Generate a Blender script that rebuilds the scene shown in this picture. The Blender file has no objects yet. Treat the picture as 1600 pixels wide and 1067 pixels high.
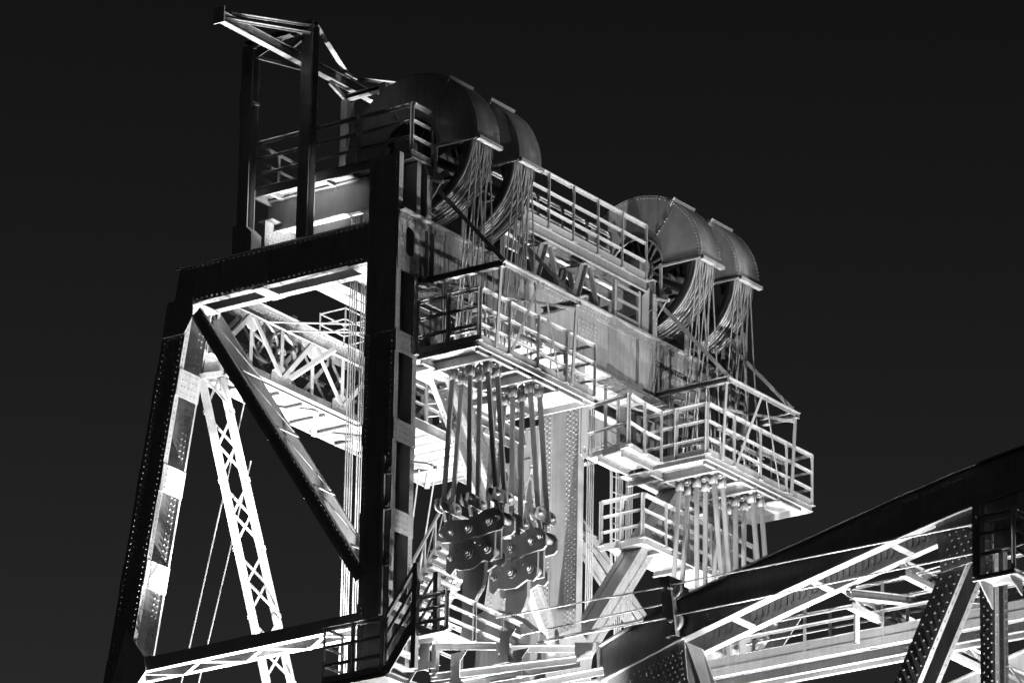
import bpy, math, random
from mathutils import Vector, Matrix
random.seed(7)
sc = bpy.context.scene
COL = sc.collection

# ---------------------------------------------------------------- camera, sky, light, exposure
cam_d = bpy.data.cameras.new('camera')
cam = bpy.data.objects.new('camera', cam_d)
COL.objects.link(cam)
cam_d.sensor_width = 36.0
cam_d.lens = 225.0
cam_d.clip_start = 1.0
cam_d.clip_end = 6000.0
CAM_R = ((0.820371942, 0.571551709, 0.017847151), (0.188277198, -0.299449170, 0.935351213), (0.539945898, -0.763975679, -0.353269852))
rot = Matrix(CAM_R).transposed()
cam.matrix_world = Matrix.Translation((65.105379, -88.399506, -43.342347)) @ rot.to_4x4()
sc.camera = cam

world = bpy.data.worlds.new('World')
sc.world = world
world.use_nodes = True
wn = world.node_tree.nodes
wl = world.node_tree.links
wn.clear()
w_out = wn.new('ShaderNodeOutputWorld')
w_bg = wn.new('ShaderNodeBackground')
w_sky = wn.new('ShaderNodeTexSky')
w_sky.sky_type = 'NISHITA'
w_sky.sun_disc = False
w_sky.sun_elevation = math.radians(3.0)
w_sky.sun_rotation = math.radians(130.0)
w_bw = wn.new('ShaderNodeRGBToBW')            # monochrome night photograph
wl.new(w_sky.outputs[0], w_bw.inputs[0])
w_geo = wn.new('ShaderNodeNewGeometry')       # city glow: brighter towards the horizon all round
w_sep = wn.new('ShaderNodeSeparateXYZ')
wl.new(w_geo.outputs['Incoming'], w_sep.inputs[0])
w_abs = wn.new('ShaderNodeMath')
w_abs.operation = 'ABSOLUTE'
wl.new(w_sep.outputs[2], w_abs.inputs[0])
w_max = wn.new('ShaderNodeMath')
w_max.operation = 'MAXIMUM'
wl.new(w_abs.outputs[0], w_max.inputs[0])
w_max.inputs[1].default_value = 0.295
w_div = wn.new('ShaderNodeMath')
w_div.operation = 'DIVIDE'
w_div.inputs[0].default_value = 0.36
wl.new(w_max.outputs[0], w_div.inputs[1])
w_pow = wn.new('ShaderNodeMath')
w_pow.operation = 'POWER'
wl.new(w_div.outputs[0], w_pow.inputs[0])
w_pow.inputs[1].default_value = 2.9
w_mul = wn.new('ShaderNodeMath')
w_mul.operation = 'MULTIPLY'
wl.new(w_bw.outputs[0], w_mul.inputs[0])
wl.new(w_pow.outputs[0], w_mul.inputs[1])
wl.new(w_mul.outputs[0], w_bg.inputs[0])
w_bg.inputs[1].default_value = 0.0067
wl.new(w_bg.outputs[0], w_out.inputs[0])

sun_d = bpy.data.lights.new('moon', 'SUN')     # what is left of the daylight
sun_d.energy = 0.004
sun_d.angle = math.radians(0.5)
sun = bpy.data.objects.new('moon', sun_d)
COL.objects.link(sun)
sun.rotation_euler = Vector((-math.sin(math.radians(130)) * math.cos(math.radians(3)), -math.cos(math.radians(130)) * math.cos(math.radians(3)), -math.sin(math.radians(3)))).to_track_quat('-Z', 'Y').to_euler()

sc.view_settings.view_transform = 'Standard'
sc.view_settings.look = 'None'
sc.view_settings.exposure = 0.0
sc.view_settings.gamma = 1.0
sc.view_settings.use_curve_mapping = False

# ---------------------------------------------------------------- materials
def mat(name, base, rough=0.45, metal=0.0, var=0.22, scale=2.2, bump=0.12, bscale=38.0, streak=0.5):
    m = bpy.data.materials.new(name)
    m.use_nodes = True
    n = m.node_tree.nodes
    l = m.node_tree.links
    b = n['Principled BSDF']
    tc = n.new('ShaderNodeNewGeometry')
    no = n.new('ShaderNodeTexNoise')
    no.inputs['Scale'].default_value = scale
    no.inputs['Detail'].default_value = 8
    no.inputs['Roughness'].default_value = 0.65
    l.new(tc.outputs['Position'], no.inputs['Vector'])
    mp = n.new('ShaderNodeMapping')
    mp.inputs['Scale'].default_value = (9, 9, 0.7)
    l.new(tc.outputs['Position'], mp.inputs['Vector'])
    st = n.new('ShaderNodeTexNoise')
    st.inputs['Scale'].default_value = 1.6
    st.inputs['Detail'].default_value = 6
    l.new(mp.outputs[0], st.inputs['Vector'])
    mx = n.new('ShaderNodeMix')
    mx.data_type = 'FLOAT'
    mx.inputs[0].default_value = streak
    l.new(no.outputs[0], mx.inputs[2])
    l.new(st.outputs[0], mx.inputs[3])
    cr = n.new('ShaderNodeValToRGB')
    cr.color_ramp.elements[0].position = 0.33
    cr.color_ramp.elements[1].position = 0.68
    lo = base * (1 - var)
    hi = base * (1 + var * 0.7)
    cr.color_ramp.elements[0].color = (lo, lo, lo, 1)
    cr.color_ramp.elements[1].color = (hi, hi, hi, 1)
    l.new(mx.outputs[0], cr.inputs[0])
    l.new(cr.outputs[0], b.inputs['Base Color'])
    rr = n.new('ShaderNodeMapRange')
    rr.inputs['To Min'].default_value = max(0.05, rough - 0.12)
    rr.inputs['To Max'].default_value = rough + 0.15
    l.new(no.outputs[0], rr.inputs['Value'])
    l.new(rr.outputs[0], b.inputs['Roughness'])
    b.inputs['Metallic'].default_value = metal
    if bump:
        bn = n.new('ShaderNodeTexNoise')
        bn.inputs['Scale'].default_value = bscale
        bn.inputs['Detail'].default_value = 4
        l.new(tc.outputs['Position'], bn.inputs['Vector'])
        bp = n.new('ShaderNodeBump')
        bp.inputs['Strength'].default_value = bump
        bp.inputs['Distance'].default_value = 0.01
        l.new(bn.outputs[0], bp.inputs['Height'])
        l.new(bp.outputs[0], b.inputs['Normal'])
    return m

PAINT = mat('bridge_paint', 0.24, 0.42, var=0.28)
PAINT_OLD = mat('weathered_paint', 0.21, 0.55, var=0.35, bump=0.3, bscale=24)
GALV = mat('galvanised_rail', 0.36, 0.40, 0.2, var=0.18)
FLOOR = mat('floor_plate', 0.30, 0.5, var=0.3, scale=3.0)
HOOD = mat('hood_sheet', 0.29, 0.34, 0.3, var=0.30, bump=0.05, bscale=3.5, streak=0.5)
ROPE = mat('wire_rope', 0.42, 0.36, 0.35, var=0.3, scale=20, bump=0.5, bscale=90)
SHEAVE = mat('sheave_rim', 0.05, 0.5, 0.2, var=0.3, scale=12, bump=0.2, bscale=60)  # near-black base puts the shade of the grooves into the colour
CAST = mat('cast_steel', 0.21, 0.42, 0.2, var=0.25)
CONC = mat('concrete', 0.32, 0.85, var=0.25)
BLACK = mat('black_rubber', 0.03, 0.6)
def emit(name, s):
    m = bpy.data.materials.new(name)
    m.use_nodes = True
    b = m.node_tree.nodes['Principled BSDF']
    b.inputs['Base Color'].default_value = (0.8, 0.8, 0.8, 1)
    b.inputs['Emission Color'].default_value = (1, 1, 1, 1)
    b.inputs['Emission Strength'].default_value = s
    return m
LENS = emit('lamp_lens', 6.0)
def water_mat():
    m = mat('river_water', 0.02, 0.12, bump=0.0)
    n = m.node_tree.nodes
    l = m.node_tree.links
    w = n.new('ShaderNodeTexNoise')
    w.inputs['Scale'].default_value = 0.35
    w.inputs['Detail'].default_value = 6
    g = n.new('ShaderNodeNewGeometry')
    l.new(g.outputs['Position'], w.inputs['Vector'])
    bp = n.new('ShaderNodeBump')
    bp.inputs['Strength'].default_value = 0.5
    l.new(w.outputs[0], bp.inputs['Height'])
    l.new(bp.outputs[0], n['Principled BSDF'].inputs['Normal'])
    return m
WATER = water_mat()

# ---------------------------------------------------------------- mesh helpers
# axes: x = along the bridge (towards the lift span), y = across the bridge, z = up, metres.
SKEW = 0.022                                   # the portal stands slightly skew to the track
def S(p):
    return (p[0] + SKEW * p[1], p[1], p[2])
X = Vector((1, 0, 0))
Y = Vector((0, 1, 0))
Z = Vector((0, 0, 1))
def vv(p):
    return Vector(p)

class MB:
    def __init__(self):
        self.v = []
        self.f = []
    def _q(self, base, quads):
        o = len(self.v)
        self.v += [tuple(p) for p in base]
        self.f += [tuple(o + i for i in q) for q in quads]
    def hexa(self, a, b):
        # two corresponding quads
        self._q(list(a) + list(b), [(3, 2, 1, 0), (4, 5, 6, 7), (0, 1, 5, 4), (1, 2, 6, 5), (2, 3, 7, 6), (3, 0, 4, 7)])
        return self
    def box(self, x0, x1, y0, y1, z0, z1):
        return self.hexa([(x0, y0, z0), (x1, y0, z0), (x1, y1, z0), (x0, y1, z0)],
                         [(x0, y0, z1), (x1, y0, z1), (x1, y1, z1), (x0, y1, z1)])
    def prof(self, p, q, ex, ey, rects):
        p, q, ex, ey = vv(p), vv(q), vv(ex), vv(ey)
        for (a0, a1, b0, b1) in rects:
            c = [ex * a + ey * b for a, b in ((a0, b0), (a1, b0), (a1, b1), (a0, b1))]
            self.hexa([p + k for k in c], [q + k for k in c])
        return self
    def _frame(self, p, q, up):
        a = (vv(q) - vv(p)).normalized()
        up = vv(up)
        s = a.cross(up)
        if s.length < 1e-4:
            s = a.cross(Vector((1, 0.3, 0)))
        s.normalize()
        return s, s.cross(a).normalized()
    def bar(self, p, q, w, h, up=(0, 0, 1)):
        s, u = self._frame(p, q, up)
        return self.prof(p, q, s, u, [(-w / 2, w / 2, -h / 2, h / 2)])
    def ang(self, p, q, w, h, t=0.012, up=(0, 0, 1), fs=1):
        # angle iron: flat leg w on top, upright leg h hanging at one side
        s, u = self._frame(p, q, up)
        s = s * fs
        return self.prof(p, q, s, u, [(-w / 2, w / 2, -t, 0), (-w / 2, -w / 2 + t, -h, -t)])
    def chan(self, p, q, w, h, t=0.014, up=(0, 0, 1), fs=1):
        s, u = self._frame(p, q, up)
        s = s * fs
        return self.prof(p, q, s, u, [(-w / 2, -w / 2 + t, -h / 2, h / 2), (-w / 2 + t, w / 2, h / 2 - t, h / 2), (-w / 2 + t, w / 2, -h / 2, -h / 2 + t)])
    def ibar(self, p, q, w, h, t=0.016, up=(0, 0, 1)):
        s, u = self._frame(p, q, up)
        return self.prof(p, q, s, u, [(-t / 2, t / 2, -h / 2 + t, h / 2 - t), (-w / 2, w / 2, h / 2 - t, h / 2), (-w / 2, w / 2, -h / 2, -h / 2 + t)])
    def tube(self, pts, r, n=8, cap=True):
        pts = [vv(p) for p in pts]
        o = len(self.v)
        u = None
        for i, p in enumerate(pts):
            a = (pts[min(i + 1, len(pts) - 1)] - pts[max(i - 1, 0)]).normalized()
            if u is None:
                u = a.orthogonal().normalized()
            u = (u - a * u.dot(a)).normalized()
            w = a.cross(u)
            for k in range(n):
                t = 2 * math.pi * k / n
                self.v.append(tuple(p + (u * math.cos(t) + w * math.sin(t)) * r))
        for i in range(len(pts) - 1):
            for k in range(n):
                k2 = (k + 1) % n
                self.f.append((o + i * n + k, o + i * n + k2, o + (i + 1) * n + k2, o + (i + 1) * n + k))
        if cap:
            self.f.append(tuple(o + k for k in reversed(range(n))))
            self.f.append(tuple(o + (len(pts) - 1) * n + k for k in range(n)))
        return self
    def poly(self, pts, th):
        pts = [vv(p) for p in pts]
        th = vv(th)
        n = len(pts)
        o = len(self.v)
        self.v += [tuple(p) for p in pts] + [tuple(p + th) for p in pts]
        self.f.append(tuple(o + i for i in range(n)))
        self.f.append(tuple(o + n + i for i in reversed(range(n))))
        for i in range(n):
            j = (i + 1) % n
            self.f.append((o + j, o + i, o + n + i, o + n + j))
        return self
    def ringplate(self, outer, inner, th):
        # plate with a hole: outer and inner outlines with equal counts
        n = len(outer)
        th = vv(th)
        o = len(self.v)
        outer = [vv(p) for p in outer]
        inner = [vv(p) for p in inner]
        self.v += [tuple(p) for p in outer + inner] + [tuple(p + th) for p in outer + inner]
        for i in range(n):
            j = (i + 1) % n
            self.f += [(o + i, o + j, o + n + j, o + n + i), (o + 2 * n + i, o + 3 * n + i, o + 3 * n + j, o + 2 * n + j),
                       (o + i, o + 2 * n + i, o + 2 * n + j, o + j), (o + n + i, o + n + j, o + 3 * n + j, o + 3 * n + i)]
        return self
    def lathe(self, c, prof, n=48, a0=0.0, a1=360.0):
        # round the y axis; prof = [(radius, y)] closed loop, angle measured from +x towards +z
        c = vv(c)
        full = abs(a1 - a0) >= 359.9
        m = len(prof)
        o = len(self.v)
        cnt = n if full else n + 1
        for i in range(cnt):
            t = math.radians(a0 + (a1 - a0) * i / n)
            for r, y in prof:
                self.v.append((c.x + r * math.cos(t), c.y + y, c.z + r * math.sin(t)))
        for i in range(n):
            i2 = (i + 1) % cnt
            for k in range(m):
                k2 = (k + 1) % m
                self.f.append((o + i * m + k, o + i * m + k2, o + i2 * m + k2, o + i2 * m + k))
        if not full:
            self.f.append(tuple(o + k for k in range(m)))
            self.f.append(tuple(o + (cnt - 1) * m + k for k in reversed(range(m))))
        return self
    def rivet(self, p, nrm, r=0.016):
        p = vv(p)
        r = r * 1.12
        nrm = vv(nrm)
        a = nrm.orthogonal().normalized()
        b = nrm.cross(a)
        o = len(self.v)
        for rr, hh in ((1.0, -0.1), (0.68, 0.72)):
            for k in range(6):
                t = math.pi * k / 3
                self.v.append(tuple(p + (a * math.cos(t) + b * math.sin(t)) * r * rr + nrm * r * hh))
        for k in range(6):
            j = (k + 1) % 6
            self.f.append((o + k, o + j, o + 6 + j, o + 6 + k))
        self.f.append(tuple(o + 6 + k for k in range(6)))
        return self
    def row(self, p, q, step, nrm, r=0.016, off=0.0):
        p, q = vv(p), vv(q)
        L = (q - p).length
        n = max(1, int((L - off) / step))
        for i in range(n + 1):
            t = (i * step + off) / L
            if t <= 1:
                self.rivet(p.lerp(q, t), nrm, r)
        return self
    def grid(self, p, a, na, b, nb, nrm, r=0.016, stag=False):
        p, a, b = vv(p), vv(a), vv(b)
        for i in range(na):
            for j in range(nb):
                self.rivet(p + a * (i + (0.5 if stag and j % 2 else 0)) + b * j, nrm, r)
        return self

def put(name, mb, material, parent=None, smooth=False, kind=None):
    me = bpy.data.meshes.new(name)
    me.from_pydata([S(p) for p in mb.v], [], mb.f)
    me.update()
    me.materials.append(material)
    if smooth:
        me.shade_smooth()
        try:
            me.set_sharp_from_angle(angle=math.radians(130))
        except Exception:
            pass
    o = bpy.data.objects.new(name, me)
    COL.objects.link(o)
    if parent:
        o.parent = parent
    if kind:
        o['kind'] = kind
    return o
def rivets(mb, parent, material=None):
    return put('rivets', mb, material or PAINT, parent, kind='stuff')
def tag(o, label, cat, group=None):
    o['label'] = label
    o['category'] = cat
    if group:
        o['group'] = group
    return o
def thing(name, label, cat, group=None):
    o = bpy.data.objects.new(name, None)
    o.empty_display_size = 0.3
    COL.objects.link(o)
    return tag(o, label, cat, group)
def struct(o):
    o['kind'] = 'structure'
    return o
def copy_tree(o, parent=None, dy=0.0, dx=0.0, dz=0.0):
    c = o.copy()
    COL.objects.link(c)
    c.parent = parent
    if dy or dx or dz:
        c.location = Vector(o.location) + Vector(S((dx, dy, dz)))
    for ch in list(o.children):
        copy_tree(ch, c)
    return c
def lerp3(a, b, t):
    return tuple(a[i] + (b[i] - a[i]) * t for i in range(3))
def mid(a, b):
    return lerp3(a, b, 0.5)

def railing(parent, pts, h=1.06, mids=(0.36, 0.71), nposts=None, kick=0.0, fs=1, material=None, skip_first=False):
    material = material or GALV
    for i in range(len(pts) - 1):
        a, b = vv(pts[i]), vv(pts[i + 1])
        put('top_rail', MB().ang(a + Z * h, b + Z * h, 0.075, 0.065, 0.012, fs=fs), material, parent)
        for m in mids:
            put('mid_rail', MB().ang(a + Z * m, b + Z * m, 0.05, 0.05, 0.01, fs=fs), material, parent)
        if kick:
            s = (b - a).normalized()
            put('kick_plate', MB().bar(a + Z * (kick / 2 + 0.01), b + Z * (kick / 2 + 0.01), 0.008, kick), material, parent)
        n = nposts[i] if nposts else 2
        for k in range(n + 1):
            if k == 0 and (i > 0 or skip_first):
                continue
            p = a.lerp(b, k / n)
            d = (b - a).normalized()
            mb = MB()
            mb.prof(p, p + Z * (h - 0.013), d, d.cross(Z), [(-0.03, 0.03, -0.006, 0.006), (-0.03, -0.018, 0.006, 0.05)])
            # small gusset under the top rail and a foot plate
            mb.poly([p + Z * (h - 0.02) - d * 0.085, p + Z * (h - 0.02) + d * 0.085, p + Z * (h - 0.075) + d * 0.085 * 0.4, p + Z * (h - 0.15) + d * 0.032, p + Z * (h - 0.15) - d * 0.032, p + Z * (h - 0.075) - d * 0.085 * 0.4], d.cross(Z) * -0.01)
            mb.prof(p, p + Z * 0.012, d, d.cross(Z), [(-0.06, 0.06, -0.05, 0.05)])
            put('railing_post', mb, material, parent)

def ladder(name, label, p, q, wdir, width=0.42, step=0.28, group=None, material=None):
    material = material or GALV
    t = thing(name, label, 'ladder', group)
    p, q, w = vv(p), vv(q), vv(wdir).normalized()
    nrm = (q - p).normalized().cross(w)
    for s in (-1, 1):
        put('stringer', MB().prof(p + w * s * width / 2, q + w * s * width / 2, w, nrm, [(-0.008, 0.008, -0.035, 0.035)]), material, t)
    n = int((q - p).length / step)
    for i in range(1, n + 1):
        c = p.lerp(q, (i - 0.5) / n)
        put('rung', MB().tube([c - w * (width / 2 - 0.008), c + w * (width / 2 - 0.008)], 0.014, 6), material, t)
    return t
# ---------------------------------------------------------------- setting far below the frame
GZ = -45.0
struct(put('water', MB().poly([(-3000, -3000, GZ), (3000, -3000, GZ), (3000, 3000, GZ), (-3000, 3000, GZ)], (0, 0, -0.5)), WATER))
pier = thing('bridge_pier', 'concrete pier standing in the water below the lift bridge tower', 'pier')
put('pier_shaft', MB().box(-13.6, 2.4, -2.2, 13.6, GZ + 0.004, GZ + 4.0), CONC, pier)
put('pier_cap', MB().box(-14.0, 2.8, -2.6, 14.0, GZ + 4.0, GZ + 4.7), CONC, pier)
BASE = GZ + 4.7

# ---------------------------------------------------------------- the tower frame
FAR = 10.8                                     # offset from the near side frame to the far one
CB = 5.62                                      # middle of the portal
tower = thing('bridge_tower', 'riveted steel lift bridge tower with battered rear legs, floodlit from inside', 'tower')

def built_member(name, p, q, ex, ey, w, d, parent, ang_w=0.11, t=0.022, far_w=0.11):
    # two web plates (at 0 and d along ey, w wide along ex, reaching from -w to 0) with corner angles
    mb = MB()
    mb.prof(p, q, ex, ey, [(-w, 0, 0, t), (-w, 0, d - t, d)])
    g = 0.012
    mb.prof(p, q, ex, ey, [(-ang_w, g, -g, 0), (0, g, 0, ang_w), (-w - g, -w + ang_w, -g, 0), (-w - g, -w, 0, ang_w),
                           (-ang_w, g, d, d + g), (0, g, d - far_w, d), (-w - g, -w + ang_w, d, d + g), (-w - g, -w, d - ang_w, d)])
    return put(name, mb, PAINT, parent)

def tie(parent, c, ex, ey, ez, w, h, nr=(4, 3), t=0.018, nsign=1):
    # batten plate centred on c: spans w along ey, h along ez, lies on the +ex side
    c, ex, ey, ez = vv(c), vv(ex), vv(ey), vv(ez)
    mb = MB()
    mb.prof(c - ez * h / 2, c + ez * h / 2, ey, ex, [(-w / 2, w / 2, 0, t)])
    o = put('tie_plate', mb, PAINT, parent)
    return o

# vertical front column and its far twin
col_top = 1.83
colA = built_member('column', (0, 0, col_top), (0, 0, BASE), X, Y, 0.66, 0.64, tower)
rv = MB()
for zz in [-1.895, -3.626, -5.357, -7.088, -8.819, -10.55, -12.281]:
    tie(colA, (0.012, 0.32, zz), X, Y, Z, 0.66, 0.42)
    tie(colA, (-0.69, 0.32, zz), X, Y, Z, 0.66, 0.42)
    rv.grid((0.03, 0.17, zz - 0.12), (0, 0.075, 0), 5, (0, 0, 0.12), 3, X, 0.014)
    for yy in (0.05, 0.59):
        rv.row((0.03, yy, zz - 0.17), (0.03, yy, zz + 0.17), 0.085, X, 0.013)
for uu in (-0.06, -0.60):
    rv.row((uu, -0.012, col_top - 0.1), (uu, -0.012, -10), 0.11, -Y, 0.015)
rv.row((0.012, 0.055, col_top - 0.1), (0.012, 0.055, -10), 0.11, X, 0.013)
rv.row((0.012, 0.585, col_top - 0.1), (0.012, 0.585, -10), 0.11, X, 0.013)
rivets(rv, colA)
put('light_block_plate', MB().box(-0.34, -0.32, 0.023, 0.617, BASE, col_top - 0.02), PAINT, colA)  # added plate that keeps light out, so the recess stays dark
put('splice_plate', MB().box(-0.668, 0.008, -0.022, -0.0125, -1.7, 0.56), PAINT, colA)
# light rail clipped to the outer face, with its hinges
put('guide_rail', MB().prof((-0.126, -0.07, -4.157), (-0.118, -0.07, -7.2), X, Y, [(-0.04, 0.03, -0.02, 0.02)]), GALV, colA)
for yy in (735, 790, 878):
    p = (-0.06, -0.05, -4.448)
    zz = {735: (-0.06, -0.05, -4.448)[2], 790: (-0.054, -0.05, -5.127)[2], 878: (-0.049, -0.05, -6.207)[2]}[yy]
    put('rail_clip', MB().box(-0.08, 0.06, -0.09, -0.013, zz - 0.07, zz + 0.07).box(-0.03, 0.04, -0.13, -0.09, zz - 0.03, zz + 0.03), CAST, colA)
colC = copy_tree(colA, tower, FAR)

# battered rear leg
LEG_S = 0.161
def legu(z):
    return -4.86 - LEG_S * (-0.53 - z)
legN = built_member('rear_leg', (legu(-0.235), 0, -0.235), (legu(BASE), 0, BASE), X, Y, 0.52, 0.64, tower, far_w=0.03)
rv = MB()
ldir = Vector((LEG_S, 0, 1)).normalized()
for zz in [-1.726, -3.565, -5.404, -7.243, -9.082, -10.921]:
    tie(legN, (legu(zz) + 0.012, 0.32, zz), X, Y, ldir, 0.66, 0.52)
    tie(legN, (legu(zz) - 0.55, 0.32, zz), X, Y, ldir, 0.66, 0.52)
    rv.grid((legu(zz) + 0.03 - 0.18 * LEG_S, 0.12, zz - 0.18), (0, 0.1, 0), 5, tuple(ldir * 0.12), 4, X, 0.014)
for k, off in enumerate((-0.06, -0.14, -0.38, -0.46)):
    rv.row((legu(-0.4) + off, -0.012 if k in (0, 3) else 0.0, -0.4 - 0.05 * (k % 2)), (legu(-9.5) + off, -0.012 if k in (0, 3) else 0.0, -9.5), 0.115, -Y, 0.016)
rv.row((legu(-0.4) - 0.1, 0.617, -0.4), (legu(-9.5) - 0.1, 0.617, -9.5), 0.115, -Y, 0.016)
rv.row((legu(-0.4) - 0.2, 0.617, -0.46), (legu(-9.5) - 0.2, 0.617, -9.5), 0.115, -Y, 0.016)
rv.row((legu(-0.4) + 0.012, 0.055, -0.4), (legu(-9.5) + 0.012, 0.055, -9.5), 0.115, X, 0.014)
rivets(rv, legN)
copy_tree(legN, tower, FAR)

# top chord of the side frame
ch = MB()
pE, pW = (-0.684, 0, 0), (-5.17, 0, 0)
ch.poly([(-0.684, 0, -0.2), (-0.684, 0, 0.55), (-5.08, 0, 0.55), (-5.20, 0, -0.2)], (0, 0.022, 0))
ch.poly([(-0.684, 0.618, -0.2), (-0.684, 0.618, 0.55), (-5.08, 0.618, 0.55), (-5.20, 0.618, -0.2)], (0, 0.022, 0))
ch.prof(pE, pW, Y, Z, [(-0.012, 0.15, -0.218, -0.2), (0.49, 0.652, -0.218, -0.2), (-0.03, 0.14, 0.552, 0.572), (0.50, 0.66, 0.552, 0.572), (0.022, 0.035, -0.2, -0.08), (0.605, 0.618, -0.2, -0.08)])
chordN = put('top_chord', ch, PAINT, tower)
for (a, b) in ((-3.36, -3.08), (-1.12, -0.69), (-5.19, -4.6)):
    put('tie_plate', MB().box(a, b, -0.01, 0.65, -0.238, -0.22), PAINT, chordN)
put('cover_plate', MB().box(-2.3, -0.69, 0.142, 0.498, 0.552, 0.566), PAINT, chordN)  # added over the chord opening to keep flood light off the hood
put('light_shield_plate', MB().box(-2.3, -0.69, 0.662, 0.82, 0.552, 0.566), PAINT, chordN)  # added shield beside the chord, blocks the same flood light
put('splice_plate', MB().box(-4.1, -3.0, -0.02, -0.001, -0.19, 0.54), PAINT, chordN)
put('splice_plate', MB().poly([(-5.04, -0.016, 0.548), (-4.12, -0.016, 0.548), (-4.12, -0.016, -0.19), (-5.16, -0.016, -0.19)], (0, 0.015, 0)), PAINT, chordN)
rv = MB()
rv.row((-0.8, 0.605, -0.14), (-5.0, 0.605, -0.14), 0.12, -Y, 0.015)
rv.row((-0.8, 0.06, -0.218), (-5.0, 0.06, -0.218), 0.12, -Z, 0.014)
rv.row((-0.8, 0.57, -0.218), (-5.0, 0.57, -0.218), 0.12, -Z, 0.014)
rv.row((-0.8, -0.022, 0.5), (-5.0, -0.022, 0.5), 0.12, -Y, 0.015)
rv.row((-0.8, -0.012, -0.15), (-5.1, -0.022, -0.15), 0.12, -Y, 0.015)
rv.grid((-1.05, 0.08, -0.238), (0.09, 0, 0), 4, (0, 0.11, 0), 5, -Z, 0.014)
rivets(rv, chordN)
put('gusset_plate', MB().poly([(-5.33, -0.034, -0.10), (-4.72, -0.034, -0.10), (-4.72, -0.034, -0.5), (-4.90, -0.034, -0.80), (-5.42, -0.034, -0.80)], (0, 0.012, 0)), PAINT, chordN)
copy_tree(chordN, tower, FAR)

# diagonal of the side frame
d0, d1 = Vector((-4.76, 0, -0.47)), Vector((-0.72, 0, -6.44))
dd = (d1 - d0).normalized()
dn = Vector((-dd.z, 0, dd.x))
dg = MB()
dg.prof(d0, d1, dn, Y, [(0, 0.225, 0, 0.02), (0, 0.26, 0.60, 0.62), (-0.012, 0, 0, 0.08), (-0.012, 0, 0.595, 0.62), (0.225, 0.237, 0, 0.06), (0.26, 0.272, 0.58, 0.62),
                        (-0.012, 0.05, -0.012, 0), (0.18, 0.235, -0.012, 0)])
diagN = put('diagonal_brace', dg, PAINT, tower)
L = (d1 - d0).length
n = 4
for i in range(n):
    a = d0 + dd * (0.35 + i * (L - 0.9) / n) + dn * 0.285
    b = d0 + dd * (0.35 + (i + 1) * (L - 0.9) / n - 0.25) + dn * 0.285
    put('lacing_bar', MB().bar(a + Y * 0.04, b + Y * 0.58, 0.035, 0.012, dn), PAINT, diagN)
    c = b + dd * 0.10
    put('tie_plate', MB().prof(c + Y * 0.0, c + Y * 0.62, dd, dn, [(-0.035, 0.035, -0.005, 0.01)]), PAINT, diagN)
    c2 = c - dn * 0.305
    put('tie_plate', MB().prof(c2 + Y * 0.0, c2 + Y * 0.62, dd, dn, [(-0.05, 0.05, -0.01, 0.006)]), PAINT, diagN)
rv = MB()
rv.row(d0 + dd * 0.2 + dn * 0.21 - Y * 0.012, d1 + dn * 0.21 - Y * 0.012, 0.13, -Y, 0.012)
rv.row(d0 + dd * 0.2 + dn * 0.272 + Y * 0.59, d1 + dn * 0.272 + Y * 0.59, 0.13, dn, 0.012)
rivets(rv, diagN)
copy_tree(diagN, tower, FAR)

# horizontal strut of the side frame with lacing underneath
sz = -7.2
st = MB()
for y0, fs in ((0.0, 1), (0.6, -1)):
    st.prof((-5.93, y0, sz), (-0.684, y0, sz + 0.03), Y, Z, [(0, 0.02, -0.13, 0.13), (0.02 if fs > 0 else -0.1, 0.12 if fs > 0 else 0.0, 0.116, 0.13), (0.02 if fs > 0 else -0.1, 0.12 if fs > 0 else 0.0, -0.13, -0.116)])
strutN = put('side_strut', st, PAINT, tower)
n = 7
for i in range(n):
    u0, u1 = -5.75 + i * 5.0 / n, -5.75 + (i + 1) * 5.0 / n
    ya, yb = (0.08, 0.54) if i % 2 == 0 else (0.54, 0.08)
    put('lacing_bar', MB().bar((u0, ya, sz - 0.14), (u1, yb, sz - 0.135), 0.06, 0.014), PAINT, strutN)
for u in (-5.6, -3.2, -1.2):
    put('tie_plate', MB().box(u - 0.18, u + 0.18, 0.0, 0.62, sz + 0.14, sz + 0.155), PAINT, strutN)
put('gusset_plate', MB().poly([(-6.0, -0.03, sz + 0.75), (-5.55, -0.03, sz + 0.14), (-5.5, -0.03, sz - 0.14), (-5.9, -0.03, sz - 0.6), (-6.4, -0.03, sz - 0.6)], (0, 0.014, 0)), PAINT, strutN)
copy_tree(strutN, tower, FAR)

# portal girder across the front, with its oval manhole by the near column
VE = FAR + 0.66
GT, GB = 0.655, -0.57
fw = MB()
n = 24
ov, out = [], []
for i in range(n):
    t = 2 * math.pi * i / n
    cy_, cz_ = 0.34, 0.13
    hy, hz = 0.13, 0.29
    yy = hy * math.cos(t)
    zz = hy * math.sin(t) + (hz - hy if math.sin(t) > 0 else -(hz - hy) if math.sin(t) < -1e-6 else 0)
    ov.append((0.02, cy_ + yy, cz_ + zz))
    sc_ = 1 / max(abs(math.cos(t)) / 0.31, abs(math.sin(t)) / 0.5)
    oy, oz = math.cos(t) * sc_, math.sin(t) * sc_
    out.append((0.02, cy_ + max(-0.36, min(0.36, oy * 1.16)), cz_ + max(-0.62, min(0.52, oz * 1.25))))
fw.ringplate(out, ov, (0.014, 0, 0))
gird = put('portal_girder', fw, PAINT_OLD, tower)
gw = MB()
gw.box(0.02, 0.034, 0.70, VE, GB, GT)
gw.box(-0.66, -0.645, 0.65, FAR - 0.02, GB, GT)
put('web_plate', gw, PAINT_OLD, gird)
put('flange_plate', MB().box(-0.70, 0.15, 0.66, FAR - 0.03, GT, GT + 0.03).box(0.0361, 0.15, -0.02, 0.659, GT, GT + 0.03), PAINT_OLD, gird)
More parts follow.
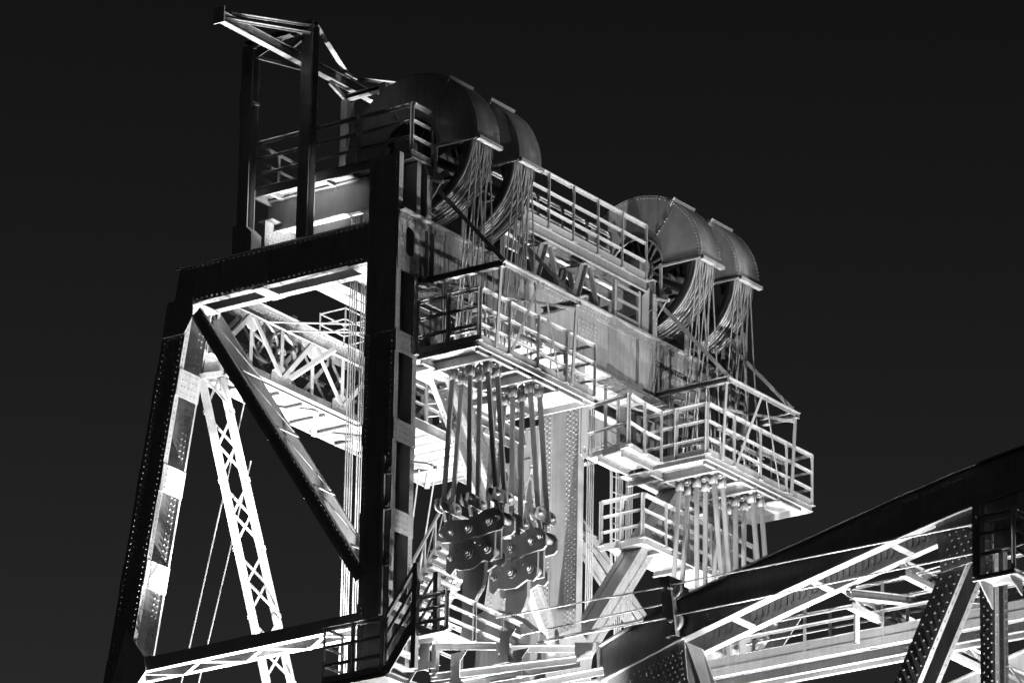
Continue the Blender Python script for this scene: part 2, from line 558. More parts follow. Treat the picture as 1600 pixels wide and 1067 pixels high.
put('flange_plate', MB().box(-0.70, 0.17, 0.66, FAR - 0.03, GB - 0.035, GB), PAINT_OLD, gird)
put('flange_angle', MB().box(0.034, 0.05, 0.0, VE, GT - 0.17, GT - 0.001), PAINT_OLD, gird)
put('flange_angle', MB().box(0.034, 0.05, 0.72, VE, GB + 0.001, GB + 0.15), PAINT_OLD, gird)
rv = MB()
for k, zz in enumerate((GT - 0.055, GT - 0.125)):
    rv.row((0.05, 0.05 + 0.05 * k, zz), (0.05, VE - 0.05, zz), 0.1, X, 0.017)
for k, zz in enumerate((GB + 0.05, GB + 0.11)):
    rv.row((0.05, 0.75 + 0.05 * k, zz), (0.05, VE - 0.05, zz), 0.1, X, 0.016)
for yy in (0.1, 0.58):
    rv.row((0.034, yy, GT - 0.2), (0.034, yy, -0.45), 0.1, X, 0.017)
for zz in (0.5 - 0.03, -0.25):
    rv.row((0.034, 0.12, zz), (0.034, 0.6, zz), 0.09, X, 0.017)
for k in range(4):
    rv.row((0.10, 0.8 + 0.05 * (k % 2), 0), (0.10, FAR - 0.1, 0), 99, -Z, 0.01)
    rv.row((-0.55 + 0.19 * k, 0.8 + 0.06 * (k % 2), GB - 0.035), (-0.55 + 0.19 * k, FAR - 0.1, GB - 0.035), 0.12, -Z, 0.015)
for k in (0.06, 0.11):
    rv.row((k, 0.1, GT + 0.03), (k, FAR - 0.1, GT + 0.03), 0.1, Z, 0.016)
# splice plates with their rivet fields
for yy, w in ((5.95, 0.62), (3.4, 0.5), (8.35, 0.42), (9.0, 0.5), (1.75, 0.45)):
    put('splice_plate', MB().box(0.0345, 0.047, yy - w / 2, yy + w / 2, GB + 0.152, GT - 0.172), PAINT_OLD, gird)
    rv.grid((0.047, yy - w / 2 + 0.06, GB + 0.2), (0, 0.1, 0), int(w / 0.1), (0, 0, 0.085), 9, X, 0.016, True)
# web stiffeners
for yy in (0.80, 0.98, 2.6, 7.6, 10.2):
    put('stiffener', MB().box(0.0345, 0.11, yy - 0.008, yy + 0.008, GB + 0.152, GT - 0.171).box(0.0345, 0.046, yy + 0.008, yy + 0.09, GB + 0.152, GT - 0.171), PAINT_OLD, gird)
rivets(rv, gird, PAINT_OLD)

# middle post of the portal
post = MB()
pv = 5.62
post.box(-0.70, 0.10, pv + 0.02, pv + 0.04, -9.6, GB - 0.04)
post.box(-0.72, -0.50, pv + 0.004, pv + 0.02, -9.6, GB - 0.04)
post.box(-0.18, 0.11, pv + 0.004, pv + 0.02, -9.6, GB - 0.04)
post.box(0.11, 0.126, pv - 0.004, pv + 0.17, -9.6, GB - 0.04)
post.box(-0.736, -0.72, pv - 0.10, pv + 0.17, -9.6, GB - 0.04)
midp = put('portal_post', post, PAINT, tower)
rv = MB()
for k, uu in enumerate((-0.14, -0.08, 0.0, 0.06)):
    rv.row((uu, pv + 0.004, -0.8 - 0.05 * (k % 2)), (uu, pv + 0.004, -9.5), 0.1, -Y, 0.015)
for k, uu in enumerate((-0.67, -0.61, -0.55)):
    rv.row((uu, pv + 0.004, -0.8 - 0.05 * (k % 2)), (uu, pv + 0.004, -9.5), 0.1, -Y, 0.015)
rivets(rv, midp)
put('lifting_eye', MB().ringplate([(0.127, pv + 0.16 + 0.11 * a, -1.9 + 0.0 + b) for a, b in ((1, -0.55), (0, -0.62), (-1, -0.55), (-1, 0.0), (-1, 0.9), (0, 0.9), (1, 0.9), (1, 0.0))],
                                   [(0.127, pv + 0.16 + 0.05 * math.cos(t), -2.33 + 0.07 * math.sin(t)) for t in [math.radians(k) for k in (-45, -90, -135, -180, -225, -270, -315, -360)]], (0.02, 0, 0)), PAINT, midp)

# V bracing of the portal: down from each column to the middle post
dt = Vector((0, -0.611, -0.791))
dn1 = Vector((0, -0.791, 0.611))
n0 = dn1.dot(Vector((0, 6.966, -4.888)))
P0 = Vector((0, 6.966, -4.888))
pa = P0 - dt * 4.6
pb = P0 + dt * 1.85
b = MB()
b.prof(pa, pb, X, dn1, [(-0.47, 0.0, -0.012, 0.0), (-0.47, -0.455, -0.35, -0.012), (-0.015, 0, -0.35, -0.012), (-0.47, -0.40, 0.0, 0.014), (-0.40, -0.33, 0.0, 0.012), (-0.47, -0.35, -0.362, -0.35), (-0.12, 0.0, -0.362, -0.35),
                        (0.0, 0.012, -0.35, -0.20), (0.0, 0.012, -0.09, 0.014)])
braceR = put('portal_brace', b, PAINT, tower)
rv = MB()
for off in (-0.30, -0.24, -0.05):
    rv.row(pa + dn1 * off + X * 0.012, pb + dn1 * off + X * 0.012, 0.1, X, 0.015)
rv.row(pa + dn1 * 0.014 - X * 0.43, pb + dn1 * 0.014 - X * 0.43, 0.1, dn1, 0.014)
rv.row(pa + dn1 * 0.012 - X * 0.36, pb + dn1 * 0.012 - X * 0.36, 0.1, dn1, 0.012)
rivets(rv, braceR)
def mir(p):
    return (p[0], 2 * CB - p[1], p[2])
b2 = MB()
b2.v = [mir(p) for p in b.v]
b2.f = [tuple(reversed(f)) for f in b.f]
braceL = put('portal_brace', b2, PAINT, tower)
r2 = MB()
r2.v = [mir(p) for p in rv.v]
r2.f = [tuple(reversed(f)) for f in rv.f]
q = Vector((0, -dn1.y, dn1.z)) * -1
qa, qb = vv(mir(pa)), vv(mir(pb))
for off in (-0.42, -0.05, -0.25):
    r2.row(qa + X * off + q * 0.362, qb + X * off + q * 0.362, 0.12, q, 0.014)
rivets(r2, braceL)
put('gusset_plate', MB().poly([(0.13, CB - 0.55, -6.2), (0.13, CB, -5.9), (0.13, CB + 0.55, -6.2), (0.13, CB + 0.4, -7.0), (0.13, CB - 0.4, -7.0)], (0.016, 0, 0)), PAINT, midp)

# girder across the rear of the tower top and the bearers on it
RU = -3.5
rg = MB().box(RU, RU + 0.016, 0.5, FAR + 0.1, 0.60, 1.36).box(RU - 0.14, RU + 0.16, 0.5, FAR + 0.1, 1.36, 1.385).box(RU - 0.14, RU + 0.16, 0.5, FAR + 0.1, 0.576, 0.60)
rearg = put('rear_girder', rg, PAINT, tower)
rv = MB()
rv.grid((RU + 0.016, 0.56, 0.66), (0, 0.1, 0), 8, (0, 0, 0.085), 8, X, 0.016, True)
rv.row((RU + 0.016, 1.4, 0.66), (RU + 0.016, FAR, 0.66), 0.1, X, 0.016)
rv.row((RU + 0.016, 1.4, 1.3), (RU + 0.016, FAR, 1.3), 0.1, X, 0.016)
rivets(rv, rearg)
def bearer(y):
    mb = MB()
    mb.box(RU - 0.2, 0.1, y - 0.008, y + 0.008, 1.24, 1.86)
    mb.box(RU - 0.2, 0.1, y - 0.10, y + 0.06, 1.86, 1.885)
    mb.box(RU - 0.2, 0.1, y - 0.11, y + 0.07, 1.214, 1.24)
    o = put('bearer_girder', mb, PAINT, tower)
    r = MB()
    r.row((RU, y - 0.008, 1.29), (0.0, y - 0.008, 1.29), 0.13, -Y, 0.016)
    r.row((RU, y - 0.008, 1.81), (0.0, y - 0.008, 1.81), 0.13, -Y, 0.014)
    r.row((RU, y - 0.1, 1.214), (0.0, y - 0.1, 1.214), 0.5, -Z, 0.014)
    rivets(r, o)
    return o
for y in (0.86, 1.80, 3.04, 8.12, 9.2, 10.42):
    bearer(y)
for u in (-2.75, -1.75):
    put('cross_beam', MB().ibar((u, 3.1, 1.50), (u, 8.0, 1.50), 0.16, 0.24), PAINT, tower)
for y in (4.3, 5.6, 6.9):
    put('floor_beam', MB().ibar((RU, y, 0.9), (-0.7, y, 0.5), 0.18, 0.3), PAINT, tower)
# cross beams just under the tower top
for u in (-2.02, -1.42):
    put('top_beam', MB().ibar((u, 0.66, -0.02), (u, FAR - 0.03, -0.02), 0.24, 0.26), PAINT, tower)
# bearing pedestals under the sheave axles
def pedestal(y, yo):
    mb = MB()
    mb.poly([(-0.95, y, GT + 0.04), (0.12, y, GT + 0.04), (0.12, y, 1.55), (-0.05, y, 1.95), (-0.75, y, 1.95), (-0.95, y, 1.55)], (0, 0.03, 0))
    mb.box(0.12, 0.14, y - 0.06, y + 0.09, GT + 0.04, 1.56)
    mb.box(-0.70, -0.14, y - 0.09, y + 0.12, 1.952, 2.02)
    o = put('bearing_pedestal', mb, PAINT_OLD, tower)
    put('bearing_block', MB().poly([(-0.66, y - 0.07, 2.02), (-0.18, y - 0.07, 2.02), (-0.18, y - 0.07, 2.26)] + [(-0.42 + 0.24 * math.cos(t), y - 0.07, 2.26 + 0.22 * math.sin(t)) for t in [math.pi * k / 8 for k in range(1, 8)]] + [(-0.66, y - 0.07, 2.26)], (0, 0.17, 0)), CAST, o)
    r = MB()
    r.row((0.14, y - 0.03, GT + 0.12), (0.14, y - 0.03, 1.5), 0.1, X, 0.014)
    r.row((0.14, y + 0.06, GT + 0.12), (0.14, y + 0.06, 1.5), 0.1, X, 0.014)
    rivets(r, o)
for y in (0.74, 1.83, 3.05, 8.06, 9.14, 10.40):
    pedestal(y, 1)
# rear portal truss between the legs
TU = -4.9
tb = MB()
tb.box(TU, TU + 0.016, 0.65, FAR, 0.20, 0.50).box(TU - 0.3, TU - 0.284, 0.65, FAR, 0.20, 0.50).box(TU - 0.32, TU + 0.06, 0.65, FAR, 0.502, 0.52)
tb.box(TU + 0.016, TU + 0.06, 0.65, FAR, 0.2, 0.212)
rtr = put('rear_truss', tb, PAINT, tower)
put('bottom_chord', MB().box(TU, TU + 0.016, 0.65, FAR, -1.0, -0.81).box(TU + 0.016, TU + 0.11, 0.65, FAR, -1.0, -0.986).box(TU - 0.3, TU - 0.284, 0.65, FAR, -1.0, -0.81), PAINT, rtr)
rv = MB()
rv.row((TU + 0.016, 0.75, 0.44), (TU + 0.016, FAR, 0.44), 0.11, X, 0.015)
rv.row((TU + 0.016, 0.80, 0.36), (TU + 0.016, FAR, 0.36), 0.11, X, 0.015)
rv.row((TU + 0.016, 0.75, 0.27), (TU + 0.016, FAR, 0.27), 0.11, X, 0.015)
rv.row((TU + 0.016, 0.75, -0.86), (TU + 0.016, FAR, -0.86), 0.11, X, 0.012)
ys = [0.95, 1.95, 2.9, 3.85, 4.8, 5.75, 6.7, 7.65, 8.6, 9.55, 10.5]
for i, y in enumerate(ys):
    put('truss_post', MB().ang((TU + 0.03, y, 0.25), (TU + 0.03, y, -0.85), 0.09, 0.07, 0.012, up=(1, 0, 0)), PAINT, rtr)
    put('gusset_plate', MB().poly([(TU + 0.018, y - 0.34, -0.99), (TU + 0.018, y + 0.34, -0.99), (TU + 0.018, y + 0.30, -0.72), (TU + 0.018, y + 0.06, -0.55), (TU + 0.018, y - 0.06, -0.55), (TU + 0.018, y - 0.30, -0.72)] if i % 2 == 0 else
        [(TU + 0.018, y - 0.36, 0.48), (TU + 0.018, y + 0.36, 0.48), (TU + 0.018, y + 0.34, 0.12), (TU + 0.018, y + 0.1, -0.1), (TU + 0.018, y - 0.1, -0.1), (TU + 0.018, y - 0.34, 0.12)], (0.014, 0, 0)), PAINT, rtr)
    if i % 2 == 0:
        rv.grid((TU + 0.032, y - 0.22, -0.93), (0, 0.11, 0), 5, (0, 0, 0.1), 2, X, 0.014)
    else:
        rv.grid((TU + 0.032, y - 0.25, 0.14), (0, 0.125, 0), 5, (0, 0, 0.09), 3, X, 0.014, True)
    if i:
        a, c = ((TU + 0.05, ys[i - 1], -0.82), (TU + 0.05, y, 0.22)) if i % 2 else ((TU + 0.05, ys[i - 1], 0.22), (TU + 0.05, y, -0.82))
        put('truss_diagonal', MB().ang(a, c, 0.10, 0.07, 0.012, up=(1, 0, 0)), PAINT, rtr)
rivets(rv, rtr)
# lattice of the second truss plane, set back
for i in range(0, len(ys) - 1, 1):
    y0_, y1_ = ys[i], ys[i + 1]
    put('rear_lattice_bar', MB().bar((TU - 0.29, y0_, -0.82), (TU - 0.29, y1_, 0.22), 0.012, 0.09), PAINT, rtr)
    put('rear_lattice_bar', MB().bar((TU - 0.275, y0_, 0.22), (TU - 0.275, y1_, -0.82), 0.012, 0.07), PAINT, rtr)
    if i % 2 == 0:
        put('spacer_strut', MB().bar((TU - 0.28, y0_, -0.5), (TU + 0.0, y0_, -0.2), 0.08, 0.05), PAINT, rtr)
    put('top_lug', MB().box(TU - 0.1, TU + 0.03, y0_ + 0.3, y0_ + 0.42, 0.521, 0.60), PAINT, rtr)
put('inclined_brace', MB().bar((-4.7, 2.959, -0.809), (-3.9, 3.272, -0.269), 0.07, 0.09), PAINT, rtr)
# walkway hung on the rear truss
wk = thing('rear_walkway', 'bright floodlit walkway hung behind the rear truss between the tower legs', 'walkway')
put('floor_plate', MB().box(-5.72, TU + 0.02, 1.2, 8.66, -1.06, -1.045), FLOOR, wk)
put('edge_channel', MB().box(-5.76, -5.722, 1.2, 8.66, -1.13, -0.98), GALV, wk)
for k in range(10):
    y = 1.4 + k * 0.72
    put('floor_joist', MB().chan((-5.72, y, -1.112), (TU + 0.02, y, -1.112), 0.07, 0.10), PAINT, wk)
for k in range(4):
    y = 1.3 + k * 1.84
    put('wind_bracing', MB().bar((-5.68, y, -1.15), (TU - 0.02, y + 0.91, -1.15), 0.10, 0.07), PAINT, wk)
    put('wind_bracing', MB().bar((TU - 0.02, y + 0.93, -1.15), (-5.68, y + 1.84, -1.15), 0.10, 0.07), PAINT, wk)
railing(wk, [(-5.74, 1.2, -1.04), (-5.74, 8.66, -1.04)], nposts=[6])
# inner gangway between the column and the rear truss, seen below the rope platform
gw_ = thing('inner_gangway', 'ribbed bright gangway floor inside the tower right of the dark column', 'walkway')
put('floor_plate', MB().box(-4.87, -3.9, 5.3, 8.66, -1.06, -1.045), FLOOR, gw_)
for k in range(8):
    y = 5.5 + k * 0.42
    put('floor_joist', MB().box(-4.87, -3.9, y - 0.02, y + 0.02, -1.11, -1.061), GALV, gw_)
put('edge_channel', MB().chan((-3.88, 5.3, -1.0), (-3.88, 8.66, -1.0), 0.06, 0.22), PAINT, gw_)
put('end_channel', MB().box(-5.72, -3.92, 8.665, 8.70, -1.12, -0.98), PAINT, gw_)
railing(gw_, [(-3.88, 5.3, -0.9), (-3.88, 8.66, -0.9)], nposts=[4], h=0.95)

# laced diagonal in the rear face of the tower
def laced(name, a0, a1, b0, b1, parent, depth=0.15, n=9, dv=Vector((1, 0, 0))):
    a0, a1, b0, b1 = vv(a0), vv(a1), vv(b0), vv(b1)
    mb = MB()
    for p, q, sgn in ((a0, a1, 1), (b0, b1, -1)):
        d = (q - p).normalized()
        s = (b0 - a0)
        s = (s - d * s.dot(d)).normalized() * sgn
        mb.prof(p, q, s, dv, [(0, 0.014, -depth, 0), (0.014, 0.065, -0.012, 0), (0.014, 0.065, -depth, -depth + 0.012)])
    o = put(name, mb, PAINT, parent)
    for side in (0.008, -depth - 0.008):
        for i in range(n):
            t0, t1 = i / n, (i + 1) / n
            p, q = (a0.lerp(a1, t0), b0.lerp(b1, t1)) if (i % 2 == (0 if side > 0 else 1)) else (b0.lerp(b1, t0), a0.lerp(a1, t1))
            put('lacing_bar', MB().bar(p + dv * side, q + dv * side, 0.06, 0.012, dv), PAINT, o)
    return o
laced('rear_laced_brace', (-4.95, 0.65, -1.438), (-6.0, 4.248, -6.357), (-4.95, 1.316, -1.231), (-6.0, 5.072, -6.137), tower, n=9)
put('brace_cap', MB().bar((-4.93, 0.587, -1.449), (-4.93, 1.117, -1.245), 0.14, 0.10), PAINT, tower)
put('leg_bracket', MB().poly([(-4.93, 0.671, -0.881), (-4.93, 1.114, -0.832), (-4.93, 1.231, -1.197), (-4.93, 0.623, -1.412)], (-0.03, 0, 0)), PAINT, tower)

# two spoked pulleys in the rear truss, seen by their rope lines
def pulley(name, label, c, r, axis='x', w=0.09, ns=6, group=None, hub=0.07):
    t = thing(name, label, 'pulley', group)
    c = vv(c)
    def cv(mb):
        out = MB()
        out.f = mb.f
        for p in mb.v:
            d = Vector(p)
            if axis == 'x':
                d = Vector((d.y, d.x, d.z))
            out.v.append(tuple(c + d))
        return out
    pr = [(r * 0.86, -w / 2), (r, -w / 2), (r, -w / 2 + 0.015), (r * 0.95, 0), (r, w / 2 - 0.015), (r, w / 2), (r * 0.86, w / 2)]
    put('rim', cv(MB().lathe((0, 0, 0), pr, 36)), CAST, t, True)
    put('hub', cv(MB().lathe((0, 0, 0), [(0.02, -w * 0.7), (hub, -w * 0.7), (hub, w * 0.7), (0.02, w * 0.7)], 16)), CAST, t, True)
    for k in range(ns):
        a = 2 * math.pi * (k + 0.3) / ns
        d = Vector((math.cos(a), 0, math.sin(a)))
        put('spoke', cv(MB().bar(d * hub * 0.9, d * r * 0.88, 0.045, 0.03, (0, 1, 0))), CAST, t)
    return t
pulley('spoked_pulley', 'left one of two light spoked pulleys inside the rear truss', (-5.02, 2.527, -0.148), 0.42, 'x', ns=5)
pulley('spoked_pulley', 'right one of two light spoked pulleys inside the rear truss', (-5.02, 3.066, -0.188), 0.42, 'x', ns=5)
def wire(name, label, pts, r=0.012, group=None, cat='cable', material=None, n=6):
    return tag(put(name, MB().tube(pts, r, n), material or ROPE), label, cat, group)
wire('pulley_rope', 'upper thin rope leading right from the left spoked pulley', [(-4.7, 2.258, 0.121), (-1.7, 1.502, -0.781)], 0.016, 'ropes of the spoked pulleys')
wire('pulley_rope', 'lower thin rope leading right from the right spoked pulley', [(-4.64, 2.718, 0.072), (-1.7, 1.509, -0.945)], 0.016, 'ropes of the spoked pulleys')
wire('stay_cable', 'left one of two thin slanting cables behind the laced brace', [(-6.3, 3.66, -0.527), (-7.0, 2.857, -6.562)], 0.016, 'slanting stay cables')
wire('stay_cable', 'right one of two thin slanting cables behind the laced brace', [(-6.3, 3.852, -1.917), (-7.0, 3.374, -6.424)], 0.016, 'slanting stay cables')
wire('stay_cable', 'left one of two thin slanting cables beside the dark column', [(-5.0, 7.482, -1.266), (-5.6, 7.564, -5.537)], 0.016, 'stay cables beside the column')
wire('stay_cable', 'right one of two thin slanting cables beside the dark column', [(-5.0, 7.987, -1.264), (-5.4, 7.922, -4.068)], 0.016, 'stay cables beside the column')

# ---------------------------------------------------------------- sheaves, hoods, ropes, equalizers
UC, ZC, RR = -0.42, 2.26, 1.40
SHV = [0.90, 2.22, 8.22, 9.54]                # near face of each hood
HW = 0.70
WHICH = ['nearest to the dark column', 'second from the dark column', 'third from the dark column', 'farthest from the dark column']
NG = 8
def gv(k, i):
    return SHV[k] + HW / 2 + (i - 3.5) * 0.066 + (0.04 if i > 3 else -0.04)
def make_sheave():
    t = thing('rope_sheave', '', 'sheave', 'great rope sheaves on the tower top')
    y0, y1 = 0.05, HW - 0.05
    pr = [(1.18, y0), (RR + 0.01, y0), (RR + 0.01, y0 + 0.02), (RR - 0.04, y0 + 0.025), (RR - 0.04, y1 - 0.025), (RR + 0.01, y1 - 0.02), (RR + 0.01, y1), (1.18, y1)]
    put('rim', MB().lathe((UC, 0, ZC), pr, 72), SHEAVE, t, True)
    gc = [HW / 2 + (i - 3.5) * 0.066 + (0.04 if i > 3 else -0.04) for i in range(NG)]
    for i in range(NG + 1):
        a = gc[0] - 0.033 if i == 0 else (gc[-1] + 0.033 if i == NG else (gc[i - 1] + gc[i]) / 2)
        put('groove_ridge', MB().lathe((UC, 0, ZC), [(RR - 0.04, a - 0.014), (RR + 0.008, a - 0.006), (RR + 0.008, a + 0.006), (RR - 0.04, a + 0.014)], 72), ROPE, t, True)  # paler material paints the bright lines along the groove edges
    put('hub', MB().lathe((UC, 0, ZC), [(0.05, -0.12), (0.22, -0.12), (0.28, 0.0), (0.28, HW), (0.22, HW + 0.12), (0.05, HW + 0.12)], 32), CAST, t, True)
    for k in range(8):
        a = math.pi * 2 * (k + 0.35) / 8
        d = Vector((math.cos(a), 0, math.sin(a)))
        c = Vector((UC, HW / 2, ZC))
        put('spoke', MB().ibar(c + d * 0.26, c + d * 1.19, 0.34, 0.16, 0.03, up=d.cross(Y)), CAST, t)
    put('axle', MB().lathe((UC, 0, ZC), [(0.001, -0.2), (0.10, -0.2), (0.10, HW + 0.2), (0.001, HW + 0.2)], 20), CAST, t, True)
    return t
RH = 1.51
def make_hood(dark):
    t = thing('sheave_hood', '', 'hood', 'hoods over the rope sheaves')
    c = (UC, 0, ZC)
    cov = put('curved_cover', MB().lathe(c, [(RH, 0.0), (RH + 0.012, 0.0), (RH + 0.012, HW), (RH, HW)], 56, -2.5, 186), HOOD, t, True)
    rvm = MB()
    for k in range(64):
        a = math.radians(-2 + 186 * k / 63)
        nn = Vector((math.cos(a), 0, math.sin(a)))
        for y in (0.035, HW - 0.035):
            rvm.rivet(Vector(c) + nn * (RH + 0.012) + Y * y, nn, 0.011)
        if k % 1 == 0:
            rvm.rivet(Vector(c) + nn * (RH - 0.05) + Y * 0.0, -Y, 0.010)
    rivets(rvm, cov, GALV)
    for y in (0.002, HW - 0.010):
        pts = []
        for k in range(41):
            a = math.radians(-2.0 + 186 * k / 40)
            pts.append((UC + (RH - 0.002) * math.cos(a), y, ZC + (RH - 0.002) * math.sin(a)))
        for k in range(21):
            a = math.radians(186 - 188 * k / 20)
            pts.append((UC + 0.62 * math.cos(a), y, ZC + 0.62 * math.sin(a)))
        put('side_plate', MB().poly(pts, (0, 0.008, 0)), HOOD, t)
    # seams, bolts and the angle round the axle hole
    sm = MB()
    for a_ in (52, 118):
        a = math.radians(a_)
        d = Vector((math.cos(a), 0, math.sin(a)))
        sm.bar(Vector(c) + d * 0.64 + Y * -0.002, Vector(c) + d * 1.48 + Y * -0.001, 0.002, 0.02, d.cross(Y))
    put('seam_strip', sm, HOOD, t)
    bl = MB()
    for rr_ in (0.8, 0.87, 1.08, 1.15):
        for a_ in (52, 118):
            a = math.radians(a_)
            bl.rivet(Vector(c) + Vector((math.cos(a), 0, math.sin(a))) * rr_ - Y * 0.009, -Y, 0.02)
    rivets(bl, t, CAST)
    put('hole_rim', MB().lathe(c, [(0.60, -0.03), (0.64, -0.03), (0.64, 0.0), (0.60, 0.0)], 24, -2, 186), HOOD, t, True)
    # lip across the front opening, lower side edge and top angle
    put('front_lip', MB().box(UC + RH - 0.02, UC + RH + 0.08, -0.01, HW + 0.01, ZC - 0.115, ZC - 0.10).box(UC + RH + 0.066, UC + RH + 0.08, -0.01, HW + 0.01, ZC - 0.10, ZC - 0.045), GALV, t)
    put('edge_angle', MB().box(UC + 0.6, UC + RH, -0.03, -0.001, ZC - 0.095, ZC - 0.06).box(UC + 0.56, UC + 0.62, -0.03, -0.001, ZC - 0.55, ZC - 0.02), GALV, t)
    a = math.radians(56)
    d = Vector((math.cos(a), 0, math.sin(a)))
    p = Vector(c) + d * (RH + 0.013)
    tn = d.cross(Y)
    put('top_angle', MB().prof(p + Y * -0.03, p + Y * (HW + 0.02), d, tn, [(0, 0.06, -0.006, 0.006), (0, 0.012, 0.006, 0.06)]), GALV, t)
    put('lifting_lug', MB().prof(p - Y * 0.03 - d * 0.12, p - Y * 0.03 - d * 0.02, tn, Y, [(-0.03, 0.03, -0.012, 0.012)]), GALV, t)
    return t
sh0 = make_sheave()
hd0 = make_hood(True)
hl = ['black sheave hood nearest to the dark column, front rim lit', 'second sheave hood from the dark column, black side and grey curved front', 'grey shining sheave hood with visible axle hole, third from the dark column', 'rightmost sheave hood, standing against the night sky']
for k in range(4):
    s = sh0 if k == 0 else copy_tree(sh0)
    h = hd0 if k == 0 else copy_tree(hd0)
    s.location = h.location = Vector(S((0, SHV[k], 0)))
    s['label'] = 'great grooved rope sheave, ' + WHICH[k]
    h['label'] = hl[k]

# hoist ropes: socket below the platform, up to the sheave, over it and down to the counterweight
HU = (0.49, 0.88, 1.26)
HV = (-0.15, 0.15)
BZ = -2.12
for k in range(4):
    vc = SHV[k] + HW / 2 + 0.03
    for i in range(NG):
        ys_ = gv(k, i)
        j = (i % 4) % 3
        ve = vc + HV[i // 4] + (0.035 if i % 4 == 3 else -0.02)
        ue = HU[j] + random.uniform(-0.015, 0.015)
        r_ = RR - 0.012
        pts = [(ue, ve, BZ), lerp3((ue, ve, BZ), (UC + r_, ys_, ZC), 0.5)]
        for s_ in range(0, 25):
            a = math.radians(180 * s_ / 24)
            pts.append((UC + r_ * math.cos(a), ys_, ZC + r_ * math.sin(a)))
        pts.append((UC - r_, ys_, -32.0))
        tag(put('hoist_rope', MB().tube(pts, 0.0155, 6), ROPE, None, True), 'steel wire rope running over the sheave ' + WHICH[k], 'rope', 'hoist ropes over the sheave ' + WHICH[k])
for k in range(4):
    cw = SHV[k]
cwt = thing('counterweight', 'concrete counterweight hanging low inside the tower', 'counterweight')
put('counterweight_block', MB().box(-2.6, -1.0, 0.8, 10.4, -36.0, -32.4), CONC, cwt)
put('counterweight_beam', MB().box(-2.0, -1.6, 0.8, 10.4, -32.399, -32.0), PAINT, cwt)

